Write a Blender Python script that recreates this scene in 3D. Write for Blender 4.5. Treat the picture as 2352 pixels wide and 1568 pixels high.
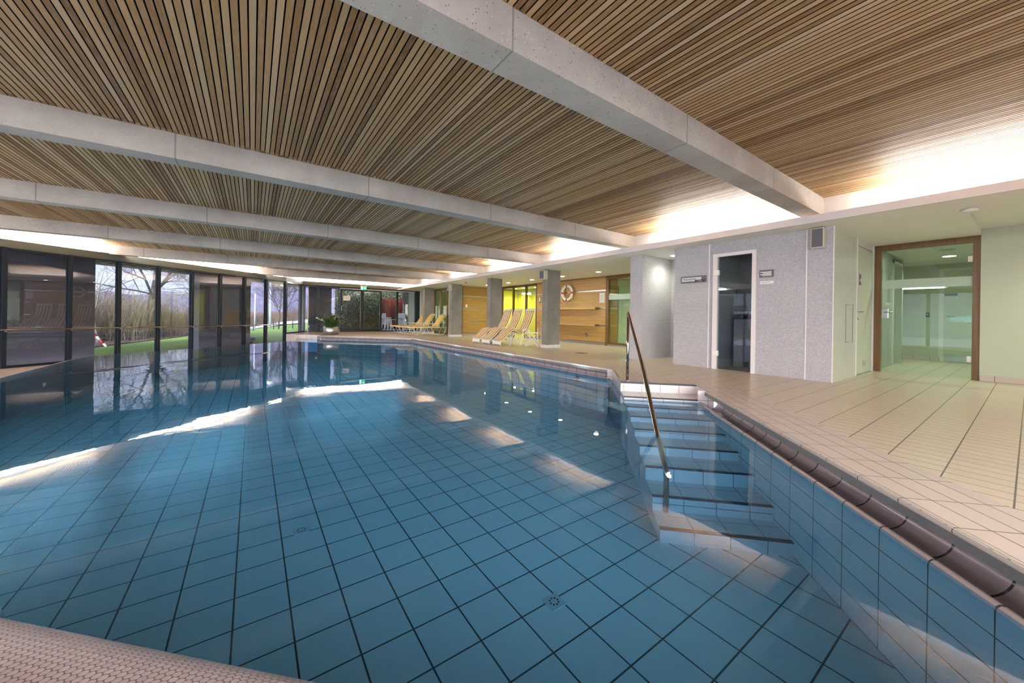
import bpy, bmesh, math, random
from mathutils import Vector, Matrix, Euler
from mathutils.geometry import tessellate_polygon
random.seed(7)
sc = bpy.context.scene
C = sc.collection
for o in list(bpy.data.objects): bpy.data.objects.remove(o)

# ------------------------------------------------------------------ camera, world, light, exposure
FPX = 843.0; EYE = 0.95
YAW = math.atan(596 / 843.0); ROLL = math.radians(0.90)
sn, cs = math.sin(YAW), math.cos(YAW)
cam_d = bpy.data.cameras.new('camera'); cam = bpy.data.objects.new('camera', cam_d); C.objects.link(cam)
sc.camera = cam
cam_d.sensor_fit = 'HORIZONTAL'; cam_d.sensor_width = 36; cam_d.lens = 36 * FPX / 2352
cam_d.shift_x = 0; cam_d.shift_y = -(784 - 728.4) / 2352; cam_d.clip_start = 0.05; cam_d.clip_end = 600
fwd = Vector((sn, cs, 0)); right = Vector((cs, -sn, 0)); up = Vector((0, 0, 1))
r2 = right * math.cos(ROLL) + up * math.sin(ROLL); u2 = up * math.cos(ROLL) - right * math.sin(ROLL)
mw = Matrix((r2, u2, -fwd)).transposed().to_4x4(); mw.translation = Vector((0, 0, EYE))
cam.matrix_world = mw

SKY = 0.50; SKYB = 6.6
world = bpy.data.worlds.new('world'); sc.world = world; world.use_nodes = True
wn = world.node_tree; bg = wn.nodes['Background']
wt = wn.nodes.new('ShaderNodeTexCoord'); wsep = wn.nodes.new('ShaderNodeSeparateXYZ'); wr = wn.nodes.new('ShaderNodeValToRGB')
wn.links.new(wt.outputs['Generated'], wsep.inputs[0]); wn.links.new(wsep.outputs['Z'], wr.inputs[0])
wr.color_ramp.elements[0].position = 0.0; wr.color_ramp.elements[0].color = (0.66, 0.72, 0.98, 1)
wr.color_ramp.elements[1].position = 0.6; wr.color_ramp.elements[1].color = (0.58, 0.68, 1.0, 1)
wn.links.new(wr.outputs[0], bg.inputs['Color'])
# the sky is brightened behind the camera (-y) as added fill, overcast elsewhere
wm = wn.nodes.new('ShaderNodeMapRange'); wm.interpolation_type = 'SMOOTHSTEP'
wm.inputs['From Min'].default_value = .45; wm.inputs['From Max'].default_value = .85; wm.inputs['To Min'].default_value = SKY; wm.inputs['To Max'].default_value = SKYB
wneg = wn.nodes.new('ShaderNodeVectorMath'); wneg.operation = 'DOT_PRODUCT'; wneg.inputs[1].default_value = (-.35, -.93, .12)
wn.links.new(wt.outputs['Generated'], wneg.inputs[0]); wneg_o = wneg.outputs['Value']; wf = wn.nodes.new('ShaderNodeMapRange'); wf.inputs['From Min'].default_value = .45; wf.inputs['From Max'].default_value = .7; wn.links.new(wneg_o, wf.inputs['Value']); wn.links.new(wneg_o, wm.inputs['Value'])
wx = wn.nodes.new('ShaderNodeMix'); wx.data_type = 'RGBA'; wn.links.new(wf.outputs[0], wx.inputs[0]); wn.links.new(wr.outputs[0], wx.inputs[6]); wx.inputs[7].default_value = (1, .97, .93, 1)
wn.links.new(wx.outputs[2], bg.inputs['Color']); wn.links.new(wm.outputs[0], bg.inputs['Strength'])

STRIP = 40.0; UW_FILL = 26.0; LUMW = (1.0, 0.94, 0.90)
DOWN = 17.0; DCOL = (0.95, 1.0, 0.78)
sc.view_settings.view_transform = 'Standard'; sc.view_settings.look = 'None'
sc.view_settings.exposure = 1.72; sc.view_settings.gamma = 1.0; sc.view_settings.use_curve_mapping = False
sc.cycles.max_bounces = 9; sc.cycles.diffuse_bounces = 4; sc.cycles.glossy_bounces = 4
sc.cycles.transparent_max_bounces = 14; sc.cycles.transmission_bounces = 4; sc.cycles.volume_bounces = 0
sc.cycles.caustics_reflective = False; sc.cycles.caustics_refractive = False
sc.cycles.sample_clamp_indirect = 6.0; sc.cycles.use_denoising = True

# ------------------------------------------------------------------ node helpers
def new_mat(name):
    m = bpy.data.materials.new(name); m.use_nodes = True
    nt = m.node_tree; nt.nodes.clear()
    out = nt.nodes.new('ShaderNodeOutputMaterial')
    return m, nt, out
def N(nt, t, **kw):
    n = nt.nodes.new(t)
    for k, v in kw.items():
        if k in n.inputs: n.inputs[k].default_value = v
        else: setattr(n, k, v)
    return n
def L(nt, a, b): nt.links.new(a, b)
def math_n(nt, op, a, b=None, c=None, clamp=False):
    n = nt.nodes.new('ShaderNodeMath'); n.operation = op; n.use_clamp = clamp
    for i, x in enumerate((a, b, c)):
        if x is None: continue
        if isinstance(x, (int, float)): n.inputs[i].default_value = x
        else: L(nt, x, n.inputs[i])
    return n.outputs[0]
def vmath(nt, op, a, b=None):
    n = nt.nodes.new('ShaderNodeVectorMath'); n.operation = op
    for i, x in enumerate((a, b)):
        if x is None: continue
        if isinstance(x, tuple): n.inputs[i].default_value = x
        else: L(nt, x, n.inputs[i])
    return n.outputs['Value'] if op == 'LENGTH' else n.outputs[0]
def mix_c(nt, fac, a, b):
    n = nt.nodes.new('ShaderNodeMix'); n.data_type = 'RGBA'
    for s, x in ((n.inputs[0], fac), (n.inputs[6], a), (n.inputs[7], b)):
        if isinstance(x, (int, float)): s.default_value = x
        elif isinstance(x, tuple): s.default_value = (*x, 1) if len(x) == 3 else x
        else: L(nt, x, s)
    return n.outputs[2]
def bsdf(nt, out, col=(.8, .8, .8), rough=.5, metal=0.0, spec=.5, coat=0.0):
    b = nt.nodes.new('ShaderNodeBsdfPrincipled')
    if isinstance(col, tuple): b.inputs['Base Color'].default_value = (*col[:3], 1)
    else: L(nt, col, b.inputs['Base Color'])
    if isinstance(rough, (int, float)): b.inputs['Roughness'].default_value = rough
    else: L(nt, rough, b.inputs['Roughness'])
    b.inputs['Metallic'].default_value = metal
    b.inputs['Specular IOR Level'].default_value = spec
    b.inputs['Coat Weight'].default_value = coat
    L(nt, b.outputs[0], out.inputs[0])
    return b
def bump(nt, b, h, strength=.3, dist=.002):
    n = nt.nodes.new('ShaderNodeBump'); n.inputs['Strength'].default_value = strength; n.inputs['Distance'].default_value = dist
    L(nt, h, n.inputs['Height']); L(nt, n.outputs[0], b.inputs['Normal'])
def coords(nt, kind='UV', scale=(1, 1, 1), rot=(0, 0, 0), loc=(0, 0, 0)):
    t = nt.nodes.new('ShaderNodeTexCoord'); m = nt.nodes.new('ShaderNodeMapping')
    m.inputs['Scale'].default_value = scale; m.inputs['Rotation'].default_value = rot; m.inputs['Location'].default_value = loc
    L(nt, t.outputs[kind], m.inputs[0]); return m.outputs[0]
def noise(nt, vec, scale, detail=3, rough=.5, dist=0):
    n = nt.nodes.new('ShaderNodeTexNoise'); n.inputs['Scale'].default_value = scale; n.inputs['Detail'].default_value = detail
    n.inputs['Roughness'].default_value = rough; n.inputs['Distortion'].default_value = dist; L(nt, vec, n.inputs['Vector']); return n.outputs[0]
def ramp(nt, fac, stops):
    r = nt.nodes.new('ShaderNodeValToRGB'); L(nt, fac, r.inputs[0]); e = r.color_ramp.elements
    while len(e) < len(stops): e.new(.5)
    for i, (p, c) in enumerate(stops): e[i].position = p; e[i].color = (*c, 1) if len(c) == 3 else c
    return r.outputs[0]

def plain(name, col, rough=.5, metal=0.0, spec=.5, var=0.06, vs=8, coat=0.0):
    m, nt, out = new_mat(name); v = coords(nt, 'Object')
    n = noise(nt, v, vs, 3)
    c = mix_c(nt, n, tuple(x * (1 - var) for x in col), tuple(min(1, x * (1 + var)) for x in col))
    bsdf(nt, out, c, rough, metal, spec, coat); return m
def emis(name, col, s):
    m, nt, out = new_mat(name); e = nt.nodes.new('ShaderNodeEmission')
    e.inputs[0].default_value = (*col, 1); e.inputs[1].default_value = s; L(nt, e.outputs[0], out.inputs[0]); return m
def tile(name, ca, cb, grout, sx, sy, g=.004, rot=0, loc=(0, 0), rough=.35, spec=.5, bs=.4, streak=0.0, offset=0.0, fine=0.0):
    m, nt, out = new_mat(name); v = coords(nt, 'UV', rot=(0, 0, rot), loc=(loc[0], loc[1], 0))
    b = nt.nodes.new('ShaderNodeTexBrick'); b.offset = offset; b.squash = 1
    b.inputs['Scale'].default_value = 1; b.inputs['Brick Width'].default_value = sx; b.inputs['Row Height'].default_value = sy
    b.inputs['Mortar Size'].default_value = g / 2; b.inputs['Mortar Smooth'].default_value = 0.1; b.inputs['Bias'].default_value = 0
    b.inputs['Color1'].default_value = (*ca, 1); b.inputs['Color2'].default_value = (*cb, 1); b.inputs['Mortar'].default_value = (*grout, 1)
    L(nt, v, b.inputs['Vector'])
    col = b.outputs['Color']
    n = noise(nt, coords(nt, 'UV', scale=(1.2, 9, 1) if streak else (1, 1, 1), rot=(0, 0, rot)), 3.0, 4)
    col = mix_c(nt, math_n(nt, 'MULTIPLY', n, .12 + streak), col, tuple(x * .55 for x in cb))
    bs_ = bsdf(nt, out, col, rough, 0, spec)
    h = math_n(nt, 'SUBTRACT', 1.0, b.outputs['Fac'])
    if fine:
        sp = nt.nodes.new('ShaderNodeSeparateXYZ'); L(nt, v, sp.inputs[0])
        w = math_n(nt, 'SINE', math_n(nt, 'MULTIPLY', sp.outputs[1], fine)); h = math_n(nt, 'MULTIPLY_ADD', w, .15, h)
    bump(nt, bs_, h, bs, .002); return m
def penny(name, col, grout, s, rough=.15, vary=.06, spec=.6, bs=.9, r=.46):
    m, nt, out = new_mat(name); v = coords(nt, 'UV', scale=(1 / s, 1 / (s * 1.732), 1))
    def d(vec):
        f = vmath(nt, 'FRACTION', vec); f = vmath(nt, 'SUBTRACT', f, (.5, .5, 0)); f = vmath(nt, 'MULTIPLY', f, (1, 1.732, 0)); return vmath(nt, 'LENGTH', f)
    v2 = vmath(nt, 'ADD', v, (.5, .5, 0))
    d1, d2 = d(v), d(v2)
    dm = math_n(nt, 'MINIMUM', d1, d2)
    mask = ramp(nt, dm, [(r - .03, (1, 1, 1)), (r + .02, (0, 0, 0))])
    w = nt.nodes.new('ShaderNodeTexWhiteNoise'); w.noise_dimensions = '2D'
    sel = math_n(nt, 'LESS_THAN', d1, d2)
    fl = nt.nodes.new('ShaderNodeMix'); fl.data_type = 'VECTOR'; L(nt, sel, fl.inputs[0])
    a1 = vmath(nt, 'FLOOR', v); a2 = vmath(nt, 'ADD', vmath(nt, 'FLOOR', v2), (77, 31, 0)); L(nt, a2, fl.inputs[4]); L(nt, a1, fl.inputs[5])
    L(nt, fl.outputs[1], w.inputs['Vector'])
    c = mix_c(nt, w.outputs[0], tuple(x * (1 - vary) for x in col), tuple(min(1, x * (1 + vary)) for x in col))
    c = mix_c(nt, mask, grout, c)
    b = bsdf(nt, out, c, rough, 0, spec)
    dome = math_n(nt, 'MULTIPLY', math_n(nt, 'SUBTRACT', .5, dm, None, True), 2.0)
    h = math_n(nt, 'POWER', dome, .35)
    bump(nt, b, h, bs, s * .12); return m
def glass(name, tint, ior=1.5, rough=0.0, refl=1.0):
    m, nt, out = new_mat(name)
    g = nt.nodes.new('ShaderNodeNewGeometry'); f = nt.nodes.new('ShaderNodeFresnel')
    i = math_n(nt, 'MULTIPLY_ADD', g.outputs['Backfacing'], 1 / ior - ior, ior); L(nt, i, f.inputs['IOR'])
    t = nt.nodes.new('ShaderNodeBsdfTransparent'); t.inputs[0].default_value = (*tint, 1)
    gl = nt.nodes.new('ShaderNodeBsdfGlossy'); gl.inputs['Roughness'].default_value = rough; gl.inputs['Color'].default_value = (refl, refl, refl, 1)
    mx = nt.nodes.new('ShaderNodeMixShader'); L(nt, f.outputs[0], mx.inputs[0]); L(nt, t.outputs[0], mx.inputs[1]); L(nt, gl.outputs[0], mx.inputs[2])
    L(nt, mx.outputs[0], out.inputs[0]); return m

def wood_slat():
    m, nt, out = new_mat('larch_slats'); tc = coords(nt, 'Object')
    sp = nt.nodes.new('ShaderNodeSeparateXYZ'); L(nt, tc, sp.inputs[0])
    idx = math_n(nt, 'FLOOR', math_n(nt, 'DIVIDE', sp.outputs[0], .049)); seg = math_n(nt, 'FLOOR', math_n(nt, 'DIVIDE', math_n(nt, 'ADD', sp.outputs[1], 1.5), 3.45))
    cmb = nt.nodes.new('ShaderNodeCombineXYZ'); L(nt, idx, cmb.inputs[0]); L(nt, seg, cmb.inputs[1])
    w = nt.nodes.new('ShaderNodeTexWhiteNoise'); w.noise_dimensions = '3D'; L(nt, cmb.outputs[0], w.inputs['Vector'])
    off = nt.nodes.new('ShaderNodeVectorMath'); off.operation = 'MULTIPLY'; L(nt, w.outputs['Color'], off.inputs[0]); off.inputs[1].default_value = (9, 40, 5)
    v = vmath(nt, 'MULTIPLY', tc, (30, 1.4, 1)); v = vmath(nt, 'ADD', v, off.outputs[0])
    wv = nt.nodes.new('ShaderNodeTexWave'); wv.wave_type = 'BANDS'; wv.bands_direction = 'X'
    wv.inputs['Scale'].default_value = 1.6; wv.inputs['Distortion'].default_value = 9; wv.inputs['Detail'].default_value = 3; wv.inputs['Detail Scale'].default_value = .6
    L(nt, v, wv.inputs['Vector'])
    n2 = noise(nt, vmath(nt, 'ADD', vmath(nt, 'MULTIPLY', tc, (60, 9, 1)), off.outputs[0]), 1.0, 5, .6)
    base = ramp(nt, w.outputs['Value'], [(0, (.20, .105, .036)), (.3, (.42, .245, .10)), (.7, (.57, .38, .185)), (1, (.68, .50, .31))])
    c = mix_c(nt, math_n(nt, 'MULTIPLY', wv.outputs['Fac'], .55), base, (.15, .075, .03))
    c = mix_c(nt, math_n(nt, 'MULTIPLY', ramp(nt, n2, [(.45, (0, 0, 0)), (.75, (1, 1, 1))]), .35), c, (.55, .43, .33))
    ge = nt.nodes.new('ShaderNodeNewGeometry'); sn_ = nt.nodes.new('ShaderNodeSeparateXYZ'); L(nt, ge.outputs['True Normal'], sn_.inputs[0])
    c = mix_c(nt, math_n(nt, 'LESS_THAN', math_n(nt, 'ABSOLUTE', sn_.outputs[2]), .5), c, (.012, .010, .009))   # slat sides blackened to paint in the shade of the gaps
    b = bsdf(nt, out, c, .5, 0, .3); bump(nt, b, wv.outputs['Fac'], .15, .001); return m
def concrete(name, ca, cb, joint=True):
    m, nt, out = new_mat(name); tc = coords(nt, 'Object')
    n = noise(nt, tc, 1.6, 6, .62); c = ramp(nt, n, [(.3, ca), (.7, cb)])
    n3 = noise(nt, tc, 14, 4, .7); c = mix_c(nt, math_n(nt, 'MULTIPLY', n3, .35), c, tuple(x * .6 for x in ca))
    vo = nt.nodes.new('ShaderNodeTexVoronoi'); vo.inputs['Scale'].default_value = 52; L(nt, tc, vo.inputs['Vector'])
    wv = nt.nodes.new('ShaderNodeSeparateColor'); L(nt, vo.outputs['Color'], wv.inputs[0]); vo.inputs['Randomness'].default_value = 1
    sp1 = ramp(nt, math_n(nt, 'SUBTRACT', vo.outputs['Distance'], math_n(nt, 'MULTIPLY', wv.outputs[1], .26)), [(.02, (1, 1, 1)), (.10, (0, 0, 0))])
    dark = math_n(nt, 'MULTIPLY', sp1, math_n(nt, 'LESS_THAN', wv.outputs[0], .22)); lite = math_n(nt, 'MULTIPLY', sp1, math_n(nt, 'GREATER_THAN', wv.outputs[0], .8))
    c = mix_c(nt, math_n(nt, 'MULTIPLY', dark, .55), c, (.07, .06, .05)); c = mix_c(nt, math_n(nt, 'MULTIPLY', lite, .35), c, (.8, .76, .68))
    if joint:
        s = nt.nodes.new('ShaderNodeSeparateXYZ'); L(nt, tc, s.inputs[0])
        f = math_n(nt, 'ABSOLUTE', math_n(nt, 'SUBTRACT', math_n(nt, 'FRACT', math_n(nt, 'DIVIDE', math_n(nt, 'ADD', s.outputs[0], .72), 2.05)), .5))
        ln = math_n(nt, 'GREATER_THAN', f, .4965); c = mix_c(nt, math_n(nt, 'MULTIPLY', ln, .55), c, (.12, .12, .11))
    b = bsdf(nt, out, c, .75, 0, .25); bump(nt, b, n3, .35, .004); return m
def veneer(name, ca, cb, horiz=True):
    m, nt, out = new_mat(name); v = coords(nt, 'UV', scale=(.7, 26, 1) if horiz else (26, .7, 1))
    n = noise(nt, v, 1.3, 6, .6, .6); c = ramp(nt, n, [(.3, ca), (.68, cb)])
    n2 = noise(nt, coords(nt, 'UV', scale=(2, 120, 1) if horiz else (120, 2, 1)), 1, 2); c = mix_c(nt, math_n(nt, 'MULTIPLY', n2, .25), c, ca)
    bsdf(nt, out, c, .38, 0, .45); return m
def stripes(name, ca, cb, period, duty=.5):
    m, nt, out = new_mat(name); tc = coords(nt, 'Object')
    sp = nt.nodes.new('ShaderNodeSeparateXYZ'); L(nt, tc, sp.inputs[0])
    f = math_n(nt, 'LESS_THAN', math_n(nt, 'FRACT', math_n(nt, 'DIVIDE', sp.outputs[1], period)), duty)
    c = mix_c(nt, f, ca, cb); b = bsdf(nt, out, c, .8, 0, .2)
    bump(nt, b, noise(nt, tc, 60, 2), .2, .003); return m

M = {}
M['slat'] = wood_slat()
M['black_void'] = plain('ceiling_backing', (.006, .006, .007), .95, 0, .1)
M['beam'] = concrete('washed_concrete', (.40, .365, .33), (.58, .54, .495))
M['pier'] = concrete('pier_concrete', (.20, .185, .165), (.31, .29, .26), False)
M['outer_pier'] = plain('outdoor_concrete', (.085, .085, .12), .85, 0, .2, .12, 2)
M['white'] = plain('white_paint', (.78, .74, .71), .55, 0, .35, .02)
M['wall_white'] = plain('wall_paint', (.58, .60, .50), .6, 0, .3, .02)
M['deck'] = tile('deck_tiles', (.68, .575, .465), (.65, .545, .44), (.12, .105, .09), .135, .274, .008, 0, (0.0, -.043), .32, .5, .4, .10)
M['deck_edge'] = tile('deck_border_tiles', (.64, .53, .485), (.61, .505, .46), (.12, .11, .10), .29, .125, .007, 0, (.05, 0), .35, .5, .4, 0, 0, 520)
M['wall_tile'] = tile('pool_wall_tiles', (.74, .67, .67), (.71, .65, .65), (.16, .13, .13), .262, .135, .006, 0, (0.05, 0), .2)
M['pool_tile'] = tile('pool_floor_tiles', (.76, .80, .84), (.74, .78, .82), (.05, .06, .07), .28, .28, .010, 0, (.896 + .014, -3.13), .25, .4, .3)
M['pool_side'] = tile('pool_side_tiles', (.72, .74, .74), (.69, .71, .72), (.05, .06, .07), .28, .135, .006, 0, (0, .03), .25)
M['tread'] = tile('step_tiles', (.74, .68, .68), (.72, .66, .66), (.10, .09, .10), .262, .33, .006, 0, (-.693 + .262, 0), .3)
M['nosing'] = plain('dark_ribbed_nosing', (.012, .012, .035), .4)
M['gutter'] = tile('gutter_tiles', (.30, .25, .29), (.28, .235, .275), (.02, .015, .03), .262, 3.0, .012, 0, (0, 0), .22, .6, .6)
M['lip'] = tile('overflow_lip_tiles', (.52, .45, .46), (.50, .43, .44), (.04, .04, .05), .28, 3.0, .009, 0, (0, 0), .2)
M['nose'] = tile('bullnose_tiles', (.66, .58, .55), (.63, .56, .53), (.12, .1, .1), .29, 3.0, .006, 0, (.05, 0), .25)
M['edge_metal'] = plain('edge_strip', (.27, .265, .27), .45, .6)
M['mosaic_cream'] = penny('cream_penny_mosaic', (.66, .66, .58), (.48, .48, .42), .0235, .16, .06, .6, .6, .44)
M['rim_plain'] = plain('overflow_edge_tiles', (.40, .33, .33), .3)
M['rim_mosaic'] = penny('pink_penny_mosaic', (.66, .55, .61), (.17, .13, .155), .0235, .3, .07, .4, .5, .46)
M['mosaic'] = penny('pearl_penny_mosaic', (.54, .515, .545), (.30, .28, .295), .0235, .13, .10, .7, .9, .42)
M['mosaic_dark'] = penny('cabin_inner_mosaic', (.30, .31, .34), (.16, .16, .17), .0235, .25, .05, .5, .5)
M['trim_white'] = plain('white_trim', (.76, .71, .71), .4, 0, .4, .02)
M['lip_white'] = plain('soffit_paint', (.85, .85, .79), .6, 0, .3, .02)
M['fascia'] = plain('grey_fascia_paint', (.105, .12, .11), .6, 0, .3, .04)
M['frame'] = plain('dark_window_frame', (.012, .018, .028), .38, 0, .35, .2)
M['frame_green'] = plain('dark_green_door_frame', (.010, .022, .022), .3, .1, .5, .2)
M['pane'] = glass('window_glass', (.93, .95, .97), 1.6)
M['green_glass'] = glass('green_glass', (.82, .94, .86), 1.5)
M['grey_glass'] = glass('grey_glass', (.72, .75, .78), 1.5)
M['clear_glass'] = glass('clear_glass', (.90, .93, .80), 1.45)
M['frost'] = plain('frosted_film', (.50, .62, .52), .6, 0, .3)
M['veneer'] = veneer('oak_veneer', (.34, .185, .055), (.55, .34, .12))
M['veneer_v'] = veneer('brown_wood_frame', (.13, .065, .022), (.23, .125, .05), False)
M['veneer_pale'] = veneer('pale_wood_shelf', (.42, .25, .09), (.60, .40, .16))
M['steel'] = plain('brushed_steel', (.50, .50, .51), .28, 1.0, .5, .1, 3)
M['rail_steel'] = plain('polished_steel', (.42, .38, .36), .12, 1.0)
M['dark_groove'] = plain('dark_joint', (.03, .025, .02), .7)
M['yellow'] = plain('yellow_wall', (.84, .77, .13), .6, 0, .3, .03)
M['pale_green'] = plain('pale_green_wall', (.60, .70, .46), .6, 0, .3, .03)
M['wp'] = plain('white_plastic', (.82, .79, .74), .35, 0, .45, .03)
M['grill'] = plain('speaker_grille', (.13, .13, .15), .6, .3)
M['beige'] = plain('beige_plastic', (.62, .58, .45), .5)
M['cushion'] = stripes('yellow_white_stripes', (.62, .33, .0), (.85, .80, .80), .1035, .40)
M['cushion2'] = stripes('yellow_pad', (.70, .48, .08), (.76, .60, .25), .085, .42)
M['pad_side'] = plain('mustard_piping', (.52, .30, .02), .8)
M['red'] = plain('red_band', (.50, .03, .04), .5)
M['ring_white'] = plain('ring_plastic', (.80, .76, .66), .45)
M['rope'] = plain('rope', (.72, .66, .55), .9)
M['sign_grey'] = plain('sign_grey', (.12, .12, .13), .45)
M['sign_dark'] = plain('sign_dark_grey', (.04, .04, .05), .45)
M['sign_white'] = plain('sign_white', (.60, .59, .61), .5)
M['ink'] = plain('black_lettering', (.015, .015, .02), .6)
M['ink_grey'] = plain('grey_lettering', (.30, .29, .29), .6)
M['paper'] = plain('paper', (.78, .76, .72), .7)
M['pot'] = plain('brushed_pot', (.66, .64, .66), .42, 1.0, .5, .05)
M['leaf'] = plain('glossy_leaf', (.045, .10, .022), .35, 0, .5, .5, 14)
M['stem'] = plain('plant_stem', (.10, .14, .05), .6)
M['soil'] = plain('soil', (.03, .02, .015), .95)
M['exit_green'] = emis('exit_green', (.02, .42, .16), 1.0); M['exit_white'] = emis('exit_white', (.85, 1, .9), .9)
M['strip'] = emis('strip_diffuser', LUMW, STRIP)
M['down'] = emis('downlight_diffuser', DCOL, 16.0)
M['grass'] = None
def grass_mat():
    m, nt, out = new_mat('lawn_grass'); tc = coords(nt, 'Object')
    n = noise(nt, tc, .6, 5, .6); n2 = noise(nt, tc, 9, 3, .7)
    c = ramp(nt, n, [(.3, (.15, .25, .075)), (.7, (.24, .36, .13))]); c = mix_c(nt, math_n(nt, 'MULTIPLY', n2, .5), c, (.14, .18, .07))
    b = bsdf(nt, out, c, .9, 0, .1); bump(nt, b, n2, .6, .03); return m
M['grass'] = grass_mat()
def litter_mat(name, a, b_, c_):
    m, nt, out = new_mat(name); tc = coords(nt, 'Object')
    vo = nt.nodes.new('ShaderNodeTexVoronoi'); vo.inputs['Scale'].default_value = 7; L(nt, tc, vo.inputs['Vector'])
    s = nt.nodes.new('ShaderNodeSeparateColor'); L(nt, vo.outputs['Color'], s.inputs[0])
    c = ramp(nt, s.outputs[0], [(.1, a), (.6, b_), (.95, c_)])
    c = mix_c(nt, math_n(nt, 'MULTIPLY', noise(nt, tc, .8, 3), .6), c, a); bsdf(nt, out, c, .9, 0, .1); return m
M['litter'] = litter_mat('leaf_litter', (.05, .035, .04), (.16, .10, .08), (.36, .27, .24))
M['rocks'] = litter_mat('edging_stones', (.03, .03, .05), (.07, .07, .11), (.35, .36, .42))
def hill_mat():
    m, nt, out = new_mat('bare_woodland'); tc = coords(nt, 'Object', scale=(1, 1, .35))
    n = noise(nt, tc, 1.1, 8, .75); n2 = noise(nt, tc, .12, 3)
    c = ramp(nt, n, [(.35, (.035, .033, .06)), (.55, (.085, .078, .125)), (.72, (.16, .15, .20))]); c = mix_c(nt, math_n(nt, 'MULTIPLY', n2, .6), c, (.07, .075, .13))
    bsdf(nt, out, c, .9, 0, .1); return m
M['wood_hill'] = hill_mat()
M['path'] = plain('pale_path', (.45, .47, .58), .8)
M['bark'] = plain('tree_bark', (.055, .05, .055), .9, 0, .2, .4, 5)
M['bark_pale'] = plain('pale_twig_bark', (.17, .17, .15), .9, 0, .2, .3, 5)
M['twig'] = plain('brown_twigs', (.13, .10, .085), .9, 0, .1, .4, 2)
M['twig2'] = plain('ochre_twigs', (.165, .145, .115), .9, 0, .1, .4, 2)
M['hedge'] = plain('ivy_leaves', (.075, .095, .06), .4, 0, .4, .8, 5)
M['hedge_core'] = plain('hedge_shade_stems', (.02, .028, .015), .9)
M['hedge_y'] = plain('autumn_leaves', (.15, .10, .025), .6, 0, .3, .6, 5)
M['red_wood'] = plain('red_stained_wood', (.11, .010, .007), .6, 0, .3, .2, 4)
M['lamp_post'] = plain('pale_post', (.36, .40, .50), .5)
M['eave'] = plain('eave_boards', (.32, .34, .30), .7)
M['chair_white'] = plain('white_garden_plastic', (.70, .74, .82), .4)
def water_mat():
    m, nt, out = new_mat('pool_water')
    g = nt.nodes.new('ShaderNodeNewGeometry'); f = nt.nodes.new('ShaderNodeFresnel')
    i = math_n(nt, 'MULTIPLY_ADD', g.outputs['Backfacing'], 1 / 1.33 - 1.33, 1.33); L(nt, i, f.inputs['IOR'])
    tc = coords(nt, 'Object')
    h1 = noise(nt, tc, .9, 2, .5, .3); h2 = noise(nt, vmath(nt, 'MULTIPLY', tc, (1, 1, 1)), 9, 2, .5, .2)
    patch = ramp(nt, noise(nt, tc, .45, 1), [(.42, (0, 0, 0)), (.72, (1, 1, 1))])
    h = math_n(nt, 'ADD', math_n(nt, 'MULTIPLY', h1, .9), math_n(nt, 'MULTIPLY', math_n(nt, 'MULTIPLY', h2, patch), .25))
    bp = nt.nodes.new('ShaderNodeBump'); bp.inputs['Strength'].default_value = 1; bp.inputs['Distance'].default_value = .0045; L(nt, h, bp.inputs['Height'])
    t = nt.nodes.new('ShaderNodeBsdfTransparent'); t.inputs[0].default_value = (.43, .68, .88, 1)
    gl = nt.nodes.new('ShaderNodeBsdfGlossy'); gl.inputs['Roughness'].default_value = 0.012
    L(nt, bp.outputs[0], gl.inputs['Normal']); L(nt, bp.outputs[0], f.inputs['Normal'])
    mx = nt.nodes.new('ShaderNodeMixShader'); L(nt, f.outputs[0], mx.inputs[0]); L(nt, t.outputs[0], mx.inputs[1]); L(nt, gl.outputs[0], mx.inputs[2])
    L(nt, mx.outputs[0], out.inputs[0])
    va = nt.nodes.new('ShaderNodeVolumeAbsorption'); va.inputs['Color'].default_value = (.40, .80, .88, 1); va.inputs['Density'].default_value = .26; L(nt, va.outputs[0], out.inputs['Volume'])
    return m
M['water'] = water_mat()

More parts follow.
